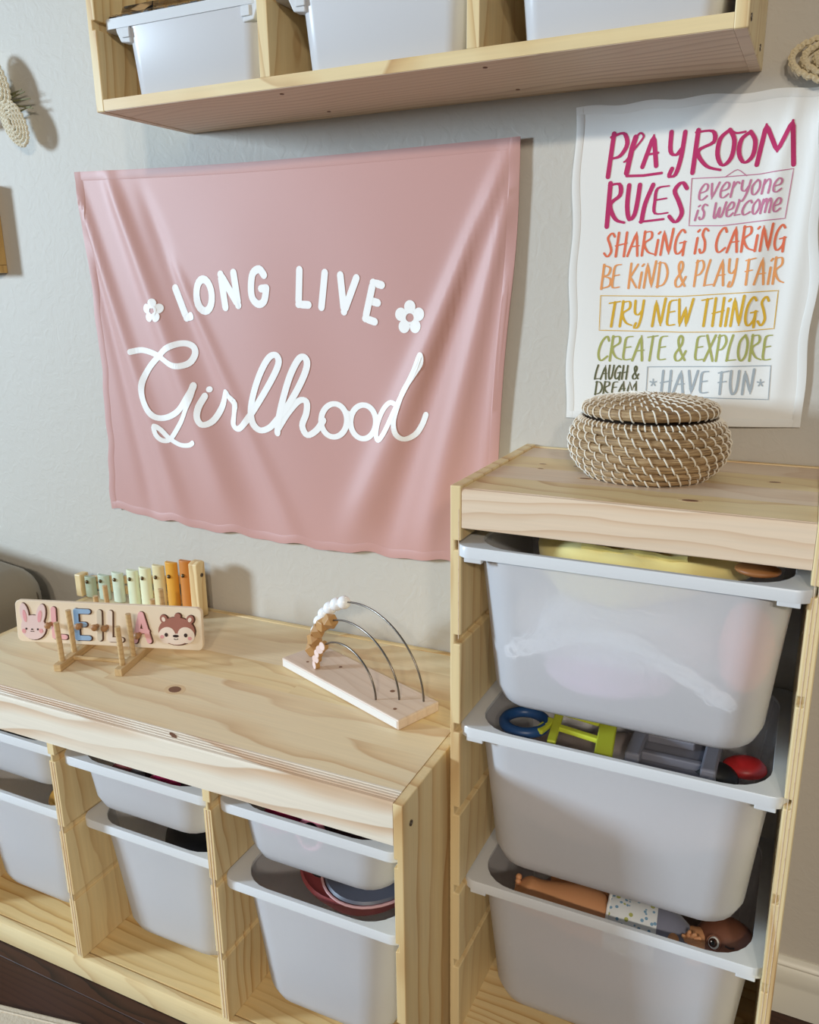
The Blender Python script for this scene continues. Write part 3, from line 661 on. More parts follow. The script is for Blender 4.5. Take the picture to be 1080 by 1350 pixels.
# ------------------------------------------------------------ woven lidded basket
def grassmat():
    m = D.materials.new('seagrass'); m.use_nodes = True; n = m.node_tree.nodes; l = m.node_tree.links; b = n['Principled BSDF']; b.inputs['Roughness'].default_value = .6
    tc = n.new('ShaderNodeTexCoord'); sp = n.new('ShaderNodeSeparateXYZ'); l.new(tc.outputs['Object'], sp.inputs[0])
    at = n.new('ShaderNodeMath'); at.operation = 'ARCTAN2'; l.new(sp.outputs[1], at.inputs[0]); l.new(sp.outputs[0], at.inputs[1])
    cx = n.new('ShaderNodeCombineXYZ'); l.new(at.outputs[0], cx.inputs[0]); l.new(sp.outputs[2], cx.inputs[1])
    ln = n.new('ShaderNodeVectorMath'); ln.operation = 'LENGTH'; c2 = n.new('ShaderNodeCombineXYZ'); l.new(sp.outputs[0], c2.inputs[0]); l.new(sp.outputs[1], c2.inputs[1]); l.new(c2.outputs[0], ln.inputs[0]); l.new(ln.outputs['Value'], cx.inputs[2])
    mp = n.new('ShaderNodeMapping'); mp.inputs['Scale'].default_value = (4, 750, 750); l.new(cx.outputs[0], mp.inputs[0])
    t = n.new('ShaderNodeTexNoise'); t.inputs['Scale'].default_value = 1; t.inputs['Detail'].default_value = 3; l.new(mp.outputs[0], t.inputs['Vector'])
    r = ramp(n, [(.3, srgb(94, 70, 44)), (.5, srgb(164, 132, 92)), (.72, srgb(202, 176, 134))]); l.new(t.outputs['Fac'], r.inputs[0]); l.new(r.outputs[0], b.inputs['Base Color'])
    bp = n.new('ShaderNodeBump'); bp.inputs['Strength'].default_value = .8; bp.inputs['Distance'].default_value = .0015; l.new(t.outputs['Fac'], bp.inputs['Height']); l.new(bp.outputs[0], b.inputs['Normal']); return m
grass = grassmat(); cord = mat('white_cord', srgb(238, 230, 214), .6)
bk = empty('woven_basket', (.2250, -.137, TH-.0028), 0, 'round lidded seagrass basket with white stitching on top of tall unit', 'basket')
stm = MB(); lst = MB()
def coil(mb, R, z, ra, rb, seed):
    n = 72; rnd = random.Random(seed); V = []; F = []; k = 8
    for i in range(n):
        a = 2*PI*i/n; j = 1+.05*math.sin(a*9+seed)+.03*rnd.uniform(-1, 1)
        for q in range(k):
            b = 2*PI*q/k; V.append(((R+ra*j*math.cos(b))*math.cos(a), (R+ra*j*math.cos(b))*math.sin(a), z+rb*j*math.sin(b)))
    for i in range(n):
        for q in range(k): F.append((i*k+q, ((i+1) % n)*k+q, ((i+1) % n)*k+(q+1) % k, i*k+(q+1) % k))
    mb.add(V, F)
def stitches(mb, R, z, ra, rb, N, ph, slant, b0=-75, b1=80, th=.0011):
    for i in range(N):
        a0 = 2*PI*(i+ph)/N; P = []
        for q in range(6):
            t = q/5; b = math.radians(b0+(b1-b0)*t); a = a0+slant*(t-.5)/max(R, .02)
            rr_ = R+(ra+.0006)*math.cos(b); P.append((rr_*math.cos(a), rr_*math.sin(a), z+(rb+.0006)*math.sin(b)))
        mb.tube(P, th, 5)
rows = [(.0815, .0068), (.0925, .0165), (.1000, .0268), (.1042, .0375), (.1050, .0485), (.1025, .0592), (.0975, .0690), (.0915, .0765)]
bk.scale = (.94, .94, .97); cb = MB()
MB().lathe([(0, .0008), (.080, .0008), (.082, .006), (.086, .08), (0, .08)], 40).build('basket_core', mat('basket_core', srgb(96, 72, 48), .8), bk)
for i, (R, z) in enumerate(rows):
    rb = .0060 if i < 7 else .0042; coil(cb, R, z, .0062, rb, i); stitches(stm, R, z, .0062, rb, 36 if i < 7 else 70, i*.42, -.0085 if i < 7 else -.002)
cb.build('basket_body', grass, bk, 60)
tag(stm.build('stitching', cord, bk, True), kind='stuff')
lid_c = MB(); lst = MB()
lrows = [(.0865, .0915, .0070, .0074), (.0770, .0975, .006, .0052), (.066, .1002, .0058, .0050), (.0555, .1018, .0056, .0048), (.0455, .1030, .0054, .0046), (.0355, .1038, .0054, .0045), (.0255, .1044, .0054, .0044), (.0155, .1048, .0054, .0044), (.0060, .1050, .0052, .0044)]
for i, (R, z, ra, rb) in enumerate(lrows):
    coil(lid_c, R, z, ra, rb, 20+i); N = max(6, int(R*440)); stitches(lst, R, z, ra, rb, N, i*.4, -.006, -75 if i == 0 else -20, 100 if i == 0 else 150)
lidp = lid_c.build('lid', grass, bk, 60); tag(lst.build('stitching', cord, lidp, True), kind='stuff')

# ------------------------------------------------------------ xylophone leaning on the wall
xy = empty('xylophone', (-.791, -.052, LH), math.radians(1.5), 'wooden toy xylophone with sage to orange bars, upright behind the name puzzle', 'xylophone')
xcols = [(168, 176, 148), (186, 198, 176), (206, 214, 190), (220, 224, 190), (226, 224, 186), (222, 206, 158), (222, 158, 52), (200, 124, 48)]
bxs = [-.923, -.885, -.8455, -.8045, -.7706, -.7354, -.7010, -.6655]
tops = [.0466, .0554, .0661, .0769, .0865, .0963, .1072, .1152]; boltz = [.0367, .0436, .0521, .0591, .0656, .0723, .0789, .0853]
def xl(x): return x+.791
for i, (x, t, c) in enumerate(zip(bxs, tops, xcols)):
    P = []
    for k in range(9):
        a = PI*k/8; P.append((xl(x)+.0138*math.cos(a), -.004-.0075*math.sin(a)))
    P += [(xl(x)-.0138, 0), (xl(x)+.0138, 0)]
    b_ = MB().prism(P, 2, .0015, t).build('bar', mat('bar_paint_%s' % 'abcdefgh'[i], srgb(*c), .45), xy, 40); bev(b_, .0012)
    zb = boltz[i]
    MB().sphere((xl(x)-.001, -.0125, zb), .0042, 1, .6, 1).build('bolt', brass, b_, True)
    MB().sphere((xl(x)-.001, -.0148, zb), .0018, 1, .6, 1).build('bolt_pin', steel, b_, True)
MB().box(xl(-.957), xl(-.639), .0008, .0085, .018, .036, .001).build('crossbar', pine_beech, xy)
MB().prism([(xl(-.93), .028), (xl(-.65), .066), (xl(-.65), .082), (xl(-.93), .044)], 1, .0008, .0085).build('crossbar', pine_beech, xy)
bev(MB().box(xl(-.9565), xl(-.9400), -.014, .010, .0008, .050).build('end_block', pine[2], xy), .002)
P = [(-.014, .0008), (.012, .0008), (.012, .1120), (.006, .1165), (-.004, .1165), (-.014, .1125)]
bev(MB().prism([(a, b) for a, b in P], 0, xl(-.6500), xl(-.6300)).build('end_block', pine[2], xy), .0018)
o = screw(xy, xl(-.6300), .0, .088, .004)

# ------------------------------------------------------------ wooden rack and name puzzle
RA = math.radians(15.5)
rack = empty('display_rack', (-.650, -.3225, LH), RA, 'small wooden peg rack holding the name puzzle', 'rack')
Lr = .190
for sx_ in (-.0565, .0565):
    r = bev(MB().box(sx_-.0068, sx_+.0068, -.012, Lr-.012, .0004, .0135).build('foot_rail', pine_beech, rack), .001)
    for y, h in ((.006, .071), (.043, .079), (.130, .072), (.164, .080)):
        MB().tube([(sx_-.001, y, .010), (sx_-.001, y-.001, .0135+h*.5), (sx_-.0015, y-.002, .0135+h)], .0047, 12).build('dowel', pine_beech, rack, 40)
for y in (.030, .150): MB().tube([(-.0565, y, .008), (.0565, y, .008)], .0040, 12).build('cross_dowel', pine_beech, rack, 40)
BA = math.atan2(.1058, .338)
pz = empty('name_puzzle', (-.8445, -.308, LH+.0142), BA, 'wooden name puzzle with rabbit, pastel letters LEILA and squirrel faces', 'puzzle')
BL, BH, BT = .354, .0785, .009
tilt = Matrix.Rotation(math.radians(-4.5), 4, 'X')
def pz_build(mb, name, m, parent=None, smooth=False):
    for i, v in enumerate(mb.V): mb.V[i] = tilt @ v
    return mb.build(name, m, parent or pz, smooth)
def rrx(x0, x1, z0, z1, r, n=6):
    P = rr(x1-x0, z1-z0, r, n); return [(a+(x0+x1)/2, b+(z0+z1)/2) for a, b in P]
bev(pz_build(MB().prism(rrx(0, BL, 0, BH, .010), 1, 0, BT), 'board', birch), .0012)
def bs(x, y):      # zoomed photo pixel on the board -> board metres
    s = (x-88)/882; top = 322+33*s; bot = 525+47*s; return s*BL, (bot-y)/(bot-top)*BH
def ell(cx, cy, rx, ry, rot=0, n=24):
    P = []
    for k in range(n):
        a = 2*PI*k/n; dx, dy = rx*math.cos(a), ry*math.sin(a)
        P.append(bs(cx+dx*math.cos(rot)-dy*math.sin(rot), cy+dx*math.sin(rot)+dy*math.cos(rot)))
    return P
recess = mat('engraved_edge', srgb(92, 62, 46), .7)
lay = [0]
def plate(shapes, name, m, t0, t1, parent=None):
    mb = MB()
    for i, P in enumerate(shapes): mb.prism(P, 1, -t1-.00003*i, -t0)
    return pz_build(mb, name, m, parent)
def pm(n, *c): return mat(n, srgb(*c), .5)
blush, rabp, earp, rust, creamp = pm('blush', 226, 160, 160), pm('rabbit_pink', 232, 204, 198), pm('ear_pink', 232, 164, 168), pm('squirrel_brown', 164, 106, 90), pm('squirrel_cream', 240, 220, 202)
ink_b = pm('face_ink', 52, 32, 30)
def grow(f, d): return f(d)
rab = lambda d: [ell(172, 455, 60+d, 60+d), ell(133, 388, 20+d, 52+d, -.10), ell(213, 392, 22+d, 52+d, .22)]
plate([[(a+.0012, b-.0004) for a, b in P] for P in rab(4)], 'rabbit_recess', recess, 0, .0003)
r_ = plate(rab(0), 'rabbit_piece', rabp, 0, .0022)
plate([ell(135, 398, 8, 30, -.10), ell(208, 400, 9, 30, .22)], 'inner_ear', earp, .0022, .0027, r_)
plate([ell(125, 472, 9, 11), ell(209, 472, 9, 11)], 'cheek', blush, .0022, .0026, r_)
plate([ell(138, 461, 4.5, 5), ell(194, 464, 4.5, 5)], 'eye', ink_b, .0022, .0027, r_); plate([ell(166, 464, 5, 4), ell(161, 474, 5, 1.5, .3), ell(171, 474, 5, 1.5, -.3)], 'nose', ink_b, .0022, .0027, r_)
sq = lambda d: [ell(853, 470, 84+d, 70+d), ell(797, 410, 17+d, 22+d, -.3), ell(918, 412, 17+d, 22+d, .3), ell(862, 394, 14+d, 14+d)]
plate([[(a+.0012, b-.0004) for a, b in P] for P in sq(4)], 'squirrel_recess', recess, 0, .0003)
r_ = plate(sq(0), 'squirrel_piece', rust, 0, .0022)
plate([ell(808, 490, 38, 42, .5), ell(898, 490, 38, 42, -.5), ell(853, 510, 50, 28)], 'face_patch', creamp, .0022, .0026, r_)
plate([ell(797, 410, 8, 12, -.3), ell(918, 412, 8, 12, .3)], 'inner_ear', creamp, .0022, .0026, r_)
plate([ell(786, 498, 9, 9), ell(914, 506, 9, 9)], 'cheek', blush, .0026, .0029, r_)
plate([ell(806, 488, 8, 10), ell(896, 490, 8, 10)], 'eye', ink_b, .0026, .0031, r_); plate([ell(850, 494, 14, 7), ell(845, 510, 6, 2, .4), ell(856, 510, 6, 2, -.4)], 'nose', ink_b, .0026, .0030, r_)
def cap(x0, y0, x1, y1, w, d=0):
    L = math.hypot(x1-x0, y1-y0); a = math.atan2(y1-y0, x1-x0); P = []
    for e, (cx, cy, s) in enumerate(((x0, y0, 1), (x1, y1, -1))):
        for k in range(7):
            q = a+s*PI/2+ (PI*k/6)*1 if s == 1 else a-PI/2+PI*k/6
            P.append(bs(cx+(w/2+d)*math.cos(q), cy+(w/2+d)*math.sin(q)))
    return P
pink_l, blue_l, bei_l, crm_l = pm('letter_pink', 236, 178, 178), pm('letter_blue', 150, 180, 210), pm('letter_beige', 214, 200, 178), pm('letter_cream', 236, 218, 200)
peg = pm('peg_wood', 172, 126, 84)
letters = [('letter_l', pink_l, [(275, 365, 272, 498), (272, 500, 324, 503)], (259, 437)),
           ('letter_e', blue_l, [(383, 372, 383, 508), (383, 374, 442, 376), (383, 440, 422, 440), (383, 506, 438, 508)], (404, 441)),
           ('letter_i', bei_l, [(495, 378, 489, 510)], (482, 446)),
           ('letter_l', crm_l, [(546, 380, 538, 514), (538, 514, 592, 516)], (528, 450)),
           ('letter_a', pink_l, [(690, 386, 656, 522), (692, 386, 724, 522), (668, 470, 716, 472)], (680, 486))]
for nm, m, segs, (px, py) in letters:
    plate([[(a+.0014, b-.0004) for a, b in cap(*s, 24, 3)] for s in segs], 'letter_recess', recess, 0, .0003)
    r_ = plate([cap(*s, 23) for s in segs], nm, m, 0, .0020)
    a, b = bs(px, py); q = MB().tube([(a, -.0018, b), (a, -.010, b), (a, -.0125, b)], [.0042, .0042, .0058], 12).sphere((a, -.0125, b), .0062, 1, .8, 1)
    pz_build(q, 'peg', peg, r_, 40)

# ------------------------------------------------------------ bead arch toy
e1 = Vector((-.932, .362, 0)); e2 = Vector((.362, .932, 0))
toy = empty('bead_arch_toy', (-.0815, -.2805, LH+.0002), 0, 'wooden bead arch toy with three metal wires beside the tall unit', 'toy')
toy.rotation_euler = (0, 0, math.atan2(.362, -.932))     # local x runs along the board, local y towards the front
def tl(a, b, z): return (a, -b, z)
bs_ = bev(MB().box(0, .300, -.084, 0, 0, .0165).build('base', pine_base, toy), .0022)
MB().box(.004, .296, .00005, .0005, .0022, .0142).build('painted_edge', mat('whitewashed_edge', srgb(228, 222, 214), .5), toy)
arcs = [(.072, .225, .018, .067), (.047, .270, .044, .093), (.0165, .292, .067, .118)]
def arcp(A, t, r=0):
    a0, a1, b, h = A; th = PI*t; return Vector(tl((a0+a1)/2-(a1-a0)/2*math.cos(th), b, .0165+h*math.sin(th)))
beadm = [mat('pink_wood_bead', srgb(232, 206, 196), .5), mat('tan_wood_bead', srgb(182, 138, 86), .45), mat('white_bead', srgb(244, 244, 244), .3)]
beadend = mat('bead_cut_face', srgb(206, 170, 122), .55)
for i, A in enumerate(arcs):
    wire = MB().tube([arcp(A, -.005+1.01*k/40) for k in range(41)], .0016, 8).build('wire', steel, toy, True)
    # beads rest at the left end (t near 1) and climb the wire
    n, size = ((5, .0140), (5, .0245), (7, .0225))[i]
    def step(t, s):
        p = arcp(A, t); q = t
        while (arcp(A, q)-p).length < s and q > .3: q -= .001
        return q
    t = step(1.0, size*.5); nrm2 = Vector((0, 1, 0))
    for k in range(n):
        p = arcp(A, t); tan = (arcp(A, t-.01)-arcp(A, t+.01)).normalized()
        M = tan.to_track_quat('Z', 'Y').to_matrix().to_4x4()
        mb = MB(); face = None
        if i == 2: mb.sphere((0, 0, 0), size*.505, u=18, v=12)
        elif i == 1:
            s_ = size*.50; bm = bmesh.new(); bmesh.ops.create_cube(bm, size=2*s_*.84)
            bmesh.ops.bevel(bm, geom=list(bm.verts), offset=s_*.80, segments=1, profile=.5, affect='VERTICES'); mb.bm(bm, Matrix.Rotation(.5+k*.9, 4, 'Z'))
        else:
            tw = (-.25, .2, -.1, .3, 0)[k]; M = Matrix.Rotation(tw, 4, 'Z'); mb.tube([(0, -.0036, 0), (0, .0036, 0)], .0078, 20)
            face = MB().tube([(0, .0037, 0), (0, .0041, 0)], .0070, 20)
        mb.V = [Matrix.Translation(p) @ M @ Vector(v) for v in mb.V]
        o = mb.build('bead', beadm[1] if i < 2 else beadm[2], toy, 35 if i == 0 else (True if i == 2 else False))
        if i == 1: bev(o, .0004, 1)
        if face:
            face.V = [Matrix.Translation(p) @ M @ Vector(v) for v in face.V]; face.build('bead_face', beadm[0], o, 35)
        t = step(t, size*(.86 if i == 0 else (1.0 if i == 2 else .90)))
for a, b, rx in ((.20, .05, .003), (.075, .055, .004), (.255, .022, .0025), (.03, .02, .003)): 
    MB().lathe([(0, .0002), (rx, .0002), (rx, -.001)], 12, (a, -b, .0165)).build('knot', knotm, toy)

# ------------------------------------------------------------ wall decorations at the edges
straw = mat('pale_straw', srgb(224, 208, 172), .65, (300, .5, .001)); straw2 = mat('cream_husk', srgb(226, 216, 192), .7, (300, .5, .001)); greens = mat('dried_green_stem', srgb(120, 118, 78), .7)
def braid_oval(mb, rx, rz, y, turns, th, M, seedv=0, bulge=.012):
    """flat spiral of braided strand filling an oval"""
    for s in range(turns):
        k = 1-s/turns; ax, az = rx*k-th, rz*k-th
        if ax < th or az < th: continue
        N = max(10, int(2*PI*max(ax, az)/(th*1.25)))
        for i in range(N):
            a = 2*PI*(i+.4*s)/N; p = Vector((ax*math.cos(a), y-bulge*(1-k), az*math.sin(a))); tan = Vector((-ax*math.sin(a), 0, az*math.cos(a))).normalized()
            out = Vector((math.cos(a), 0, math.sin(a))); d = (tan+out*.55*(1 if i % 2 else -1)*.8).normalized()
            L = th*1.15
            mb.tube([M @ (p-d*L), M @ (p+Vector((0, -th*.35, 0))), M @ (p+d*L)], [th*.30, th*.62, th*.30], 6)
def MT(x, y, z, rot): return Matrix.Translation((x, y, z)) @ Matrix.Rotation(rot, 4, 'Y')
c = on(18, 160, 1, -.035); c2 = on(-12, 118, 1, -.035)
wd = empty('woven_wall_flower', (c2.x-.05, 0, c2.z+.01), 0, 'cream woven husk wall decoration with green stems at the left edge', 'wall decoration')
def loc_(p): return (p.x-wd.location.x, p.y, p.z-wd.location.z)
a = loc_(c); b = loc_(on(-7, 110, 1, -.035))
mb = MB(); braid_oval(mb, .050, .030, 0, 6, .0048, MT(a[0]-.004, -.030, a[2]-.002, math.radians(58)), bulge=.010); mb.sphere((a[0]-.004, -.026, a[2]-.002), .025, .7, .3, 1.4); mb.build('husk_petal', straw2, wd, True)
mb = MB(); braid_oval(mb, .058, .032, 0, 6, .0050, MT(b[0]-.004, -.030, b[2]+.004, math.radians(62)), bulge=.012); mb.sphere((b[0]-.004, -.026, b[2]+.004), .026, .7, .3, 1.6); mb.build('husk_petal', straw2, wd, True)
mb = MB(); braid_oval(mb, .058, .032, 0, 6, .0050, MT(b[0]-.055, -.030, b[2]-.030, math.radians(150)), bulge=.012); mb.build('husk_petal', straw2, wd, True)
for (u0, v0, u1, v1) in ((8, 132, 30, 118), (8, 136, 34, 121), (14, 137, 41, 130), (20, 141, 45, 143), (24, 152, 42, 140), (10, 130, 22, 124)):
    p, q = on(u0, v0, 1, -.012), on(u1, v1, 1, -.020); p, q = Vector(loc_(p)), Vector(loc_(q)); p.y, q.y = -.014, -.022
    d = q-p; p = p-d*.7
    MB().tube([p, p+d*.9+Vector((0, -.003, .002)), q], [.0022, .0019, .0009], 7).build('stem', greens, wd, True)
MB().tube([(b[0]-.03, -.002, b[2]-.01), (b[0]-.03, -.03, b[2]-.01)], .012, 12).build('mount', straw, wd, True)
c = on(1122, 76, 1, -.020)
rb = empty('woven_wall_oval', (c.x, 0, c.z), 0, 'oval braided straw wall piece cut off by the right edge', 'wall decoration')
mb = MB(); braid_oval(mb, .0720, .0330, -.020, 5, .0062, MT(0, 0, 0, math.radians(6)), bulge=.010); mb.build('braid', straw, rb, True)
MB().sphere((0, -.012, 0), .03, 2.0, .28, .85).build('backing', straw2, rb, True)
# wooden frame at the left edge
p1 = on(11, 360, 1, 0)
fr = empty('wooden_wall_box', (p1.x-.150, 0, p1.z), 0, 'golden wooden box frame on the wall at the left edge', 'wall frame')
ow = wood('oak_gold', 2, srgb(214, 176, 112), srgb(200, 158, 94), srgb(174, 130, 70))
for nm, x0, x1, z0, z1 in (('side_board', .138, .150, .016, .155), ('side_board', -.150, -.138, .016, .155), ('bottom_board', -.150, .150, 0, .0155), ('top_board', -.150, .150, .1555, .170)):
    bev(MB().box(x0, x1, -.034, -.0005, z0, z1).build(nm, ow, fr), .001)
MB().box(-.1375, .1375, -.026, -.004, .016, .155).build('panel', ow, fr)

# upholstered seat
up = mat('taupe_upholstery', srgb(140, 130, 112), .85, (700, .3, .0006), sheen=.3); pip = mat('dark_piping', srgb(84, 74, 62), .8)
ch = empty('armchair', (-1.32, -.30, 0), 0, 'taupe upholstered armchair at the left edge beyond low unit', 'armchair')
bm = bmesh.new(); bmesh.ops.create_cube(bm, size=1)
for v in bm.verts: v.co = Vector((v.co.x*.46, v.co.y*.50, .30+v.co.z*.50))
bmesh.ops.bevel(bm, geom=list(bm.edges), offset=.055, segments=5, profile=.5, affect='EDGES')
body = MB().bm(bm); pe = on(44, 790, 1, -.10)
xr = pe.x+1.32+.0; 
for i, v in enumerate(body.V):
    v.x = v.x*1.0+(xr-.23)*1.0
    if v.z > .4: v.z += .030; v.z += .035*(-(v.x-xr)/.46)-.022*max(0, (v.x-xr+.1)/.1)
cb_ = body.build('arm', up, ch, True)
P = [Vector((xr-.006-.012*max(0, (z-.44)/.1), -.255+.01, z)) for z in [.08+.05*k for k in range(9)]]
for yy in (-.215, .215):
    pts = [(xr-.004, yy*1.0, .10), (xr-.003, yy, .30), (xr-.003, yy, .48), (xr-.018, yy, .530), (xr-.055, yy, .558), (xr-.2, yy, .585)]
    MB().tube(smooth_curve([Vector(p) for p in pts] if 0 else pts, 5), .0035, 8).build('piping', pip, ch, True)
for x in (xr-.40, xr-.05):
    for y in (-.2, .2): MB().tube([(x, y, .0), (x, y, .06)], [.014, .02], 12).build('leg', knotm, ch, 40)

# rug in front
rg = mat('cream_rug', srgb(214, 200, 178), .9, (240, .6, .002))
a, b = on(0, 1323, 2, .010), on(112, 1350, 2, .010); d = (b-a).normalized(); nrm = Vector((-d.y, d.x, 0))
A = a-d*.35; B = b+d*.25
rug = MB(); Q = [A, B, B-nrm*.5, A-nrm*.5]
rug.add([(p.x, p.y, .0005) for p in Q]+[(p.x, p.y, .010) for p in Q], [(0, 1, 2, 3), (4, 5, 6, 7), (0, 1, 5, 4), (1, 2, 6, 5), (2, 3, 7, 6), (3, 0, 4, 7)])
rug = tag(bev(rug.build('rug', rg), .003), 'cream rug on the dark floor in the bottom left corner', 'rug')
for k in range(7):
    q = nrm*(-.012-.035*k); Aq, Bq = A+q, B+q
    MB().tube([(Aq.x, Aq.y, .0105), (Bq.x, Bq.y, .0105)], .0016, 6).build('woven_rib', rg, rug, True)

# ------------------------------------------------------------ what lies in the bins
def soft(name, c, r, sc, m, label=None, cat=None, seed=1, amp=.12, rot=0, parent=None):
    bm = bmesh.new(); bmesh.ops.create_icosphere(bm, subdivisions=4, radius=1); rnd = random.Random(seed)
    W = [(Vector((rnd.uniform(-3, 3), rnd.uniform(-3, 3), rnd.uniform(-3, 3))), rnd.uniform(0, 6)) for _ in range(5)]
    for v in bm.verts:
        k = 1+amp*sum(math.sin(v.co.dot(q)+p) for q, p in W)/2.2; v.co = Vector((v.co.x*sc[0], v.co.y*sc[1], v.co.z*sc[2]))*r*k
    mb = MB().bm(bm, Matrix.Rotation(rot, 4, 'Z')); o = mb.build(name, m, parent, True); o.location = c
    if label: tag(o, label, cat)
    return o
yf = fabric('pale_yellow_felt', srgb(242, 226, 150), 500, .3)
# yellow fabric ring with a sagging middle
yel_o = empty('yellow_hat', (.232, -.163, .811), 0, 'soft pale yellow fabric hat bulging from the top bin', 'hat')
pts = []; rad = []
for k in range(40):
    a = 2*PI*k/40; pts.append((.116*math.cos(a), .086*math.sin(a), .012*math.cos(a*2+.5)-.004)); rad.append(.031+.006*math.sin(a*3+1)+.002*math.sin(a*11))
MB().tube(pts, rad, 16, closed=True).build('brim', yf, yel_o, True)
MB().lathe([(0, -.025), (.06, -.03), (.085, -.02), (.090, -.004), (.06, -.018), (0, -.016)], 40).build('crown', yf, yel_o, True)
MB().tube([(x*.01, -.090-.0015*(x % 3), .020+.0015*math.sin(x)) for x in range(-6, 8)], .004, 6).build('seam', fabric('yellow_seam', srgb(214, 192, 110)), yel_o, True)
soft('pink_ball', (.372, -.258, .735), .036, (.8, .95, 1.6), mat('soft_pink', srgb(240, 160, 150), .6), 'soft coral toy seen through the right side of the top bin', 'toy', 3, .05)
soft('wooden_dish', (.380, -.245, .826), .026, (1, .8, .28), mat('orange_brown', srgb(150, 96, 50), .5), 'orange brown dish at the right corner of the top bin', 'dish', 5, .02)
soft('lilac_blanket', (.215, -.236, .662), .040, (2.1, 1.35, .75), fabric('lilac_fleece', srgb(226, 190, 220), 500), 'lilac fabric showing through the front of the top bin', 'fabric', 8, .10)
soft('white_bin_filler', (.215, -.175, .715), .078, (1.95, 1.35, .9), fabric('white_fleece', srgb(236, 234, 238), 500), 'white fleece filler added to brighten the top bin below the yellow hat', 'fabric', 18, .05)  # pale filler added to make the frosted walls look brighter
lace = MB(); rnd = random.Random(4)
for k in range(80):
    t = k/79; x = .095+.27*t; z = .692+.038*math.sin(PI*min(1, t*1.05))-.055*max(0, t-.6)+rnd.uniform(-.006, .006); y = -.2940+.003*rnd.random()+.010*(.70-z)/.1
    lace.tube([(x+.009*math.cos(a)*rnd.uniform(.7, 1.1), y, z+.009*math.sin(a)) for a in [2*PI*q/9 for q in range(9)]], .0017, 5, closed=True)
tag(lace.build('lace_trim', fabric('white_lace', srgb(250, 250, 250)), None, True), 'white lace trim showing through the front of the top bin', 'lace')
# middle bin: toys
pz2 = .8320-.2632
blue = mat('navy_toy', srgb(30, 70, 120), .4); lime = mat('lime_toy', srgb(196, 204, 60), .35); greyt = mat('grey_toy', srgb(120, 120, 130), .35); reds = mat('red_toy', srgb(170, 30, 30), .4); blk = mat('black_toy', srgb(22, 22, 24), .5)
def at2(u, v, z): return on(u, v, 2, z)
c = at2(706, 962, pz2-.024)
MB().tube([(.030*math.cos(a), .030*math.sin(a), 0) for a in [2*PI*k/32 for k in range(32)]], .0078, 10, closed=True).build('toy_ring', blue, None, True, loc=(c.x-.020, c.y+.014, c.z)); tag(D.objects['toy_ring'], 'dark blue plastic ring at left in the middle bin', 'toy')
A1, A2, B1, B2 = at2(728, 978, pz2-.024), at2(795, 1000, pz2-.024), at2(742, 944, pz2-.024), at2(808, 962, pz2-.024)
lt = empty('lime_toy_frame', (A1.x, A1.y, pz2-.024), 0, 'lime green plastic frame toy in the middle bin', 'toy')
def lp(p): return (p.x-A1.x, p.y-A1.y, 0)
def bar(name, p, q, wd, th, m, par, z=0):
    p, q = Vector(p), Vector(q); d = (q-p).normalized(); n_ = Vector((-d.y, d.x, 0))*wd/2
    V = [p-n_, q-n_, q+n_, p+n_]; mb = MB().add([(v.x, v.y, v.z+z) for v in V]+[(v.x, v.y, v.z+z+th) for v in V], [(0, 1, 2, 3), (4, 5, 6, 7), (0, 1, 5, 4), (1, 2, 6, 5), (2, 3, 7, 6), (3, 0, 4, 7)])
    return bev(mb.build(name, m, par), .0018)
ux = (Vector(lp(A2))-Vector(lp(A1))); vy = Vector((-.012, .085, 0))
bar('side_bar', Vector(lp(A1))-vy*.12, Vector(lp(A1))+vy, .012, .008, lime, lt); bar('side_bar', Vector(lp(A2))-vy*.12, Vector(lp(A2))+vy, .024, .008, lime, lt)
bar('cross_bar', Vector(lp(A1))+vy*.42, Vector(lp(A2))+vy*.42, .010, .0075, lime, lt); bar('cross_bar', Vector(lp(A1))+vy*.95, Vector(lp(A2))+vy*.95, .010, .0075, lime, lt)
bar('back_bar', Vector(lp(A1))-ux*.32+vy*.1, Vector(lp(A1))+vy*.6-ux*.1, .014, .007, lime, lt)
g0 = at2(835, 1000, pz2-.03); gt = empty('grey_toy_tray', (g0.x, g0.y, pz2-.045), 0, 'grey translucent plastic tray toy in the middle bin', 'toy')
MB().box(-.015, .105, .0, .12, 0, .004, .001).build('floor_plate', greyt, gt)
for x in (-.012, .085): MB().box(x, x+.020, 0, .12, .004, .022, .003).build('wall_bar', greyt, gt)
MB().box(.004, .085, .020, .030, .004, .016, .002).build('wall_bar', greyt, gt); MB().box(.0, .07, .07, .078, .004, .016, .002).build('wall_bar', greyt, gt)
c = at2(955, 1024, pz2-.040); soft('black_toy_lump', (c.x-.012, c.y+.01, c.z-.01), .028, (1.1, .8, .7), blk, 'black rounded toy at right in the middle bin', 'toy', 2, .08)
c = at2(968, 1018, pz2-.035); soft('red_toy_piece', (c.x+.012, c.y+.028, c.z-.006), .022, (1.3, .9, .6), reds, 'red toy piece at right in the middle bin', 'toy', 9, .1)
soft('toy_fill', (tcx-.005, -.150, pz2-.130), .105, (1.55, 1.05, .62), mat('mixed_toys', srgb(196, 180, 176), .7), 'pale pile of toys filling the middle bin below the tray', 'toys', 12, .08)

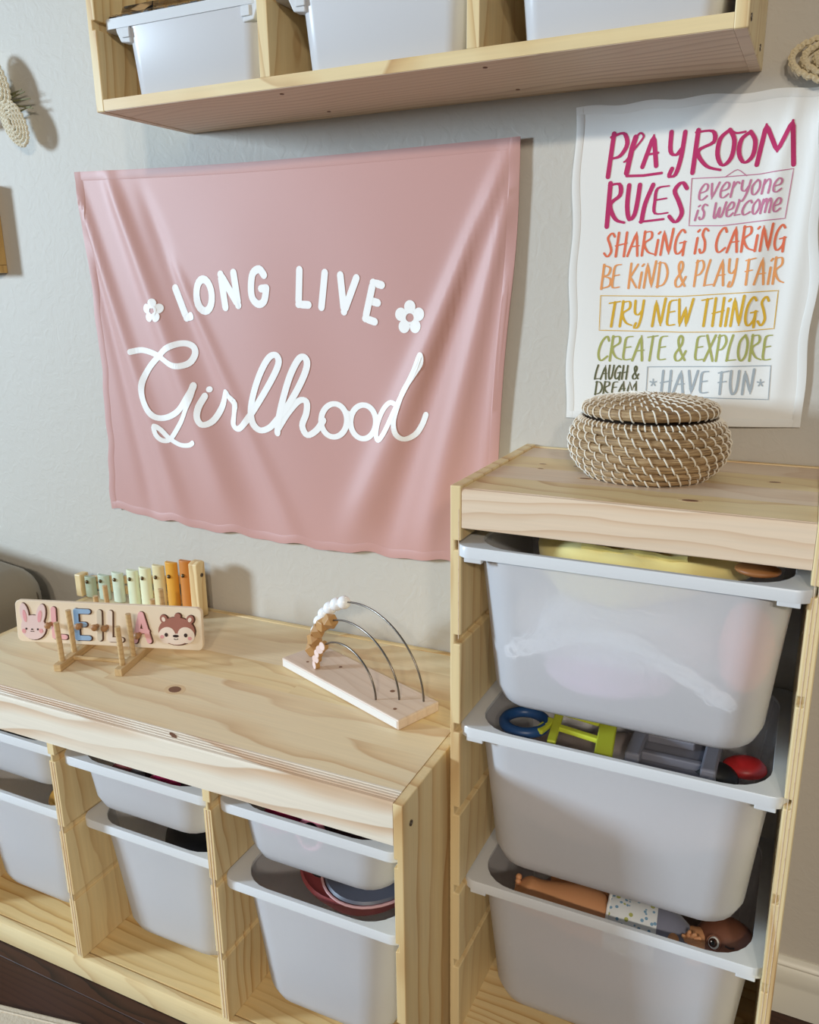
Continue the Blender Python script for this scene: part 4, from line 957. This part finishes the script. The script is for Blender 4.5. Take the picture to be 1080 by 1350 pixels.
# doll in the lowest bin
pz3 = .8320-.5264
skin = mat('doll_tan_vinyl', srgb(206, 148, 104), .5); skin2 = mat('doll_brown_vinyl', srgb(122, 76, 56), .45)
zd = pz3-.040
def dp(u, v, z=zd): p = on(u, v, 2, z); return p
dl = empty('baby_doll', tuple(dp(820, 1210)), 0, 'brown vinyl baby doll in printed romper lying in the lowest bin', 'doll')
def dloc(p): return Vector(p)-dl.location
def skinned(name, nodes, edges, m, par, sub=2):
    me = D.meshes.new(name); me.from_pydata([tuple(n[0]) for n in nodes], edges, []); o = D.objects.new(name, me); link(o); o.parent = par; me.materials.append(m)
    sk = o.modifiers.new('skin', 'SKIN'); sk.use_smooth_shade = True
    for i, nd in enumerate(nodes):
        d = me.skin_vertices[0].data[i]; d.radius = (nd[1], nd[1]) if not isinstance(nd[1], tuple) else nd[1]; d.use_root = (i == 0)
    s = o.modifiers.new('sub', 'SUBSURF'); s.levels = sub; s.render_levels = sub; return o
foot = dloc(dp(692, 1172)); ank = dloc(dp(712, 1178)); kn = dloc(dp(750, 1190)); hipp = dloc(dp(800, 1208)); pel = dloc(dp(822, 1214)); ches = dloc(dp(880, 1228)); nk = dloc(dp(908, 1238)); hd = dloc(dp(950, 1243))
dn = Vector((0, .006, -.008))
nodes = [(pel+dn, .030), (hipp+dn*.6, .036), (kn+dn*.5, .034), (ank+dn*.5, .021), (foot+dn*.3, .025), (ches+dn, .028), (nk+dn, .016), (hd+dn*1.6, .030),
         (pel+Vector((-.02, .045, -.015)), .024), (kn+Vector((.0, .055, -.01)), .022), (ank+Vector((0, .06, -.012)), .016), (ches+Vector((-.01, -.008, .004)), .012), (ches+Vector((.018, -.022, .006)), .0085), (foot+Vector((-.007, .001, .010)), .019)]
bd = skinned('body', nodes, [(0, 1), (1, 2), (2, 3), (3, 4), (0, 5), (5, 6), (6, 7), (0, 8), (8, 9), (9, 10), (5, 11), (11, 12), (4, 13)], skin, dl)
# toes
for k in range(5):
    p = foot+Vector((-.011+.0006*k, .006-.0045*k, .011-.0042*k)); MB().sphere(p+Vector((-.001, .001, .002)), .0050-.0003*k).build('toe', skin, bd, True)
# head with a face turned up
hc = hd+Vector((.006, .014, -.014)); hs = 1.02
head = MB().sphere(hc, .041, 1.05, .98, .92, 28, 18).build('head', skin2, dl, True)
eye = dloc(on(938, 1242, 1, hc.y+dl.location.y-.044)); vdir = (CAM-dl.location-hc).normalized()
def onhead(u, v):
    o = CAM-dl.location; r = (on(u, v, 1, -.2)-CAM).normalized(); oc = o-hc
    E_ = Vector((1/1.05, 1/.98, 1/.92)); oc2 = Vector([a*b for a, b in zip(oc, E_)]); r2 = Vector([a*b for a, b in zip(r, E_)])
    A_ = r2.dot(r2); B_ = 2*oc2.dot(r2); C_ = oc2.dot(oc2)-.041**2; dsc = B_*B_-4*A_*C_
    t = (-B_-math.sqrt(dsc))/(2*A_) if dsc > 0 else -B_/(2*A_)
    return o+r*t
e = onhead(941, 1243); nrm_ = (e-hc).normalized()
Mh = nrm_.to_track_quat('Z', 'Y').to_matrix().to_4x4()
ey = MB().sphere(e-nrm_*.003, .0088, 1, 1, .75, 20, 12, Mh).build('eye', mat('eye_white', srgb(240, 236, 230), .2), head, True)
MB().sphere(e+nrm_*.0012, .0062, 1, 1, .6, 18, 10, Mh).build('iris', mat('iris_brown', srgb(58, 30, 18), .1), ey, True)
MB().sphere(e+nrm_*.0040, .0034, 1, 1, .5, 14, 8, Mh).build('pupil', mat('pupil', srgb(6, 6, 8), .05), ey, True)
MB().sphere(e+nrm_*.0052+Vector((-.0012, 0, .0014)), .0009).build('eye_glint', mat('painted_glint_white', srgb(255, 255, 255), .2), ey, True)  # white dot modelled in place of a light reflection on the eye
lid_p = [e+Mh.to_3x3() @ Vector((.0096*math.cos(a), .0096*math.sin(a), .0005)) for a in [2*PI*k/24 for k in range(24)]]
MB().tube(lid_p, .0012, 6, closed=True).build('eyelid', skin2, head, True)
n_ = onhead(922, 1243); MB().sphere(n_, .0055, 1.2, 1, 1).build('nose', skin2, head, True)
m_ = onhead(962, 1250); MB().tube([m_+Vector((-.006, 0, .001)), m_+Vector((0, -.0005, -.0005)), m_+Vector((.006, .0005, .001))], .0012, 6).build('eyebrow', ink_b, head, True)
# hand with fingers by the face
hb = dloc(on(908, 1236, 2, zd+.006)); nodes = [(hb+Vector((-.014, .006, -.006)), .0075), (hb, .0085)]
edges = [(0, 1)]
for k, (dx, dy, dz, L) in enumerate(((.0, -.002, .012, .013), (.005, -.003, .011, .014), (.010, -.003, .009, .013), (.012, -.004, .004, .010), (-.006, -.005, .008, .010))):
    b0 = hb+Vector((dx*.6, dy, dz*.3)); t_ = Vector((dx, dy, dz)).normalized(); i0 = len(nodes)
    nodes += [(b0, .0034), (b0+t_*L*.6, .0031), (b0+t_*L+Vector((.002, 0, -.001)), .0026)]; edges += [(1, i0), (i0, i0+1), (i0+1, i0+2)]
skinned('hand', nodes, edges, skin, bd, 2)
# romper
def printed(name, base, c1, c2, sc):
    m = mat(name, srgb(*base), .8); n = m.node_tree.nodes; l = m.node_tree.links
    tc = n.new('ShaderNodeTexCoord'); v = n.new('ShaderNodeTexVoronoi'); v.inputs['Scale'].default_value = sc; l.new(tc.outputs['Object'], v.inputs['Vector'])
    r = ramp(n, [(0, srgb(*c1)), (.26, srgb(*c1)), (.30, srgb(*base)), (1, srgb(*base))]); l.new(v.outputs['Distance'], r.inputs[0])
    v2 = n.new('ShaderNodeTexVoronoi'); v2.inputs['Scale'].default_value = sc*.6; l.new(tc.outputs['Object'], v2.inputs['Vector'])
    r2 = ramp(n, [(0, srgb(*c2)), (.20, srgb(*c2)), (.24, (1, 1, 1, 1)), (1, (1, 1, 1, 1))]); l.new(v2.outputs['Distance'], r2.inputs[0])
    mx = n.new('ShaderNodeMix'); mx.data_type = 'RGBA'; mx.blend_type = 'MULTIPLY'; mx.inputs[0].default_value = 1; l.new(r.outputs[0], mx.inputs[6]); l.new(r2.outputs[0], mx.inputs[7]); l.new(mx.outputs[2], n['Principled BSDF'].inputs['Base Color']); return m
rom = printed('printed_cotton', (226, 230, 232), (120, 160, 190), (200, 200, 110), 120)
greyk = fabric('grey_knit', srgb(120, 122, 140), 800)
P = [hipp+dn*.6+(pel-hipp)*q for q in (.15, .3, .55)]+[pel+dn, (pel*.6+ches*.4)+dn, (pel*.25+ches*.75)+dn]
MB().tube(P, [.0350, .0360, .037, .037, .037, .036], 20).build('romper', rom, dl, True)
P = [(pel*.25+ches*.75)+dn, ches+dn, (ches*.5+nk*.5)+dn, nk+dn]
MB().tube(P, [.0362, .036, .028, .018], 20).build('grey_shirt', greyk, dl, True)
ring_c = P0 = hipp+dn*.6+(pel-hipp)*.12; ax = (pel-hipp).normalized(); s1 = ax.orthogonal().normalized(); s2 = ax.cross(s1)
MB().tube([ring_c+(s1*math.cos(a)+s2*math.sin(a))*(.0352+.0015*math.sin(a*12)) for a in [2*PI*k/48 for k in range(48)]], .0022, 6, closed=True).build('frill', fabric('white_frill', srgb(240, 240, 238)), dl, True)
soft('dark_blanket', (tcx-.0, -.135, pz3-.135), .085, (1.75, 1.15, .72), mat('brown_fill', srgb(150, 128, 118), .8), 'light brown fabric under the doll in the lowest bin', 'fabric', 15, .06)
# low unit contents
def lowin(name, key, dx, dy, dz, r, sc, m, label, cat, seed, amp=.1):
    o = lowbins[key]; return soft(name, (o.location.x+dx, o.location.y+dy, o.location.z+dz), r, sc, m, label, cat, seed, amp)
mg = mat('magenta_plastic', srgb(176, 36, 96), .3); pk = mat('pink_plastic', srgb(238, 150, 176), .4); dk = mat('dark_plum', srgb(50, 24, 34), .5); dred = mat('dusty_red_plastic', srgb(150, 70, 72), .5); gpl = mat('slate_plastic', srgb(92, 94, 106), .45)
R1 = lowbins[('s', 'right')].location
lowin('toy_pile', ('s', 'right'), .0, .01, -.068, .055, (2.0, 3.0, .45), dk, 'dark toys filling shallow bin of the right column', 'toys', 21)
c = on(372, 1076, 1, R1.y-.165)
lowin('magenta_toy', ('s', 'right'), c.x-R1.x+.004, -.172, -.026, .021, (1.5, 1.1, .75), mg, 'glossy magenta toy in shallow bin of the right column', 'toy', 22, .08)
c = on(414, 1092, 1, R1.y-.165)
pr = MB().tube([(.019*math.cos(a), .004*math.sin(a), .019*math.sin(a)) for a in [2*PI*k/28 for k in range(28)]], .0042, 10, closed=True).build('pink_ring', pk, None, True, loc=(c.x+.006, R1.y-.180, R1.z-.029)); tag(pr, 'pink toy ring standing in shallow bin of the right column', 'toy')
R2 = lowbins[('d', 'right')].location
mb = MB().lathe([(0, -.05), (.09, -.05), (.112, -.012), (.117, 0), (.114, .004), (.110, .001), (.105, 0), (0, .001)], 48)
for v in mb.V: v.y *= 1.45
tub2 = empty('toy_pram_shell', (R2.x+.006, R2.y+.012, R2.z-.030), 0, 'dusty red plastic toy shell in deep bin of the right column', 'toy')
mb.build('shell', dred, tub2, True)
mb = MB().lathe([(0, 0), (.075, .002), (.080, .006), (.078, .010), (.070, .009), (0, .005)], 40)
for v in mb.V: v.y *= 1.3; v.x += .030; v.y -= .062; v.z += .002
mb.build('slate_inset', gpl, tub2, True)
mb = MB().tube([(.030+.083*math.cos(a), -.062+.083*1.3*math.sin(a), .007) for a in [2*PI*k/40 for k in range(40)]], .0022, 6, closed=True); mb.build('pale_rim', mat('pale_pink_rim', srgb(206, 160, 160), .5), tub2, True)
mb = MB().tube([(-.04+.028*math.cos(a), -.10+.034*math.sin(a), .012+.006*math.sin(a)) for a in [2*PI*k/30 for k in range(30)]], .0013, 6, closed=True); mb.build('cord_loop', blk, tub2, True)
R3 = lowbins[('s', 'middle')].location
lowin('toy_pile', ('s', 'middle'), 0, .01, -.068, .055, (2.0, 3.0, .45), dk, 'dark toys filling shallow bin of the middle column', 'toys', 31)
for k, (u, v, m, r, nm, lb) in enumerate(((215, 1019, mg, .014, 'magenta_toy', 'wine red toy at right in shallow bin of middle column'), (232, 1026, mg, .012, 'magenta_toy', 'small wine red toy furthest right in shallow bin of middle column'), (168, 1005, mat('dull_rose', srgb(150, 84, 90), .5), .014, 'rose_toy', 'dull rose toy in shallow bin of the middle column'), (186, 1010, greyt, .010, 'grey_toy', 'small grey toy in shallow bin of the middle column'))):
    c = on(u, v, 1, R3.y-.165); soft(nm, (c.x, R3.y-.176, R3.z-.022), r, (1.4, 1, .8), m, lb, 'toy', 40+k, .12)
lowin('shade_fill_cloth', ('d', 'middle'), .02, .0, -.078, .075, (1.5, 2.2, .62), blk, 'black cloth fill added for the shade in deep bin of the middle column', 'cloth', 33, .06)  # black lump added so the bin's inside reads as deep shade
lowin('shade_fill_pile', ('s', 'left'), .0, .0, -.050, .055, (2.0, 3.0, .5), blk, 'black fill added for the shade in shallow bin of the leftmost column', 'toys', 35)  # black colour stands in for the shadow inside this bin
lowin('ochre_toy', ('d', 'left'), .060, -.095, -.040, .045, (1.4, 1.5, .55), mat('ochre_toy', srgb(196, 140, 46), .5), 'ochre yellow toy in deep bin of the leftmost column', 'toy', 37, .05)
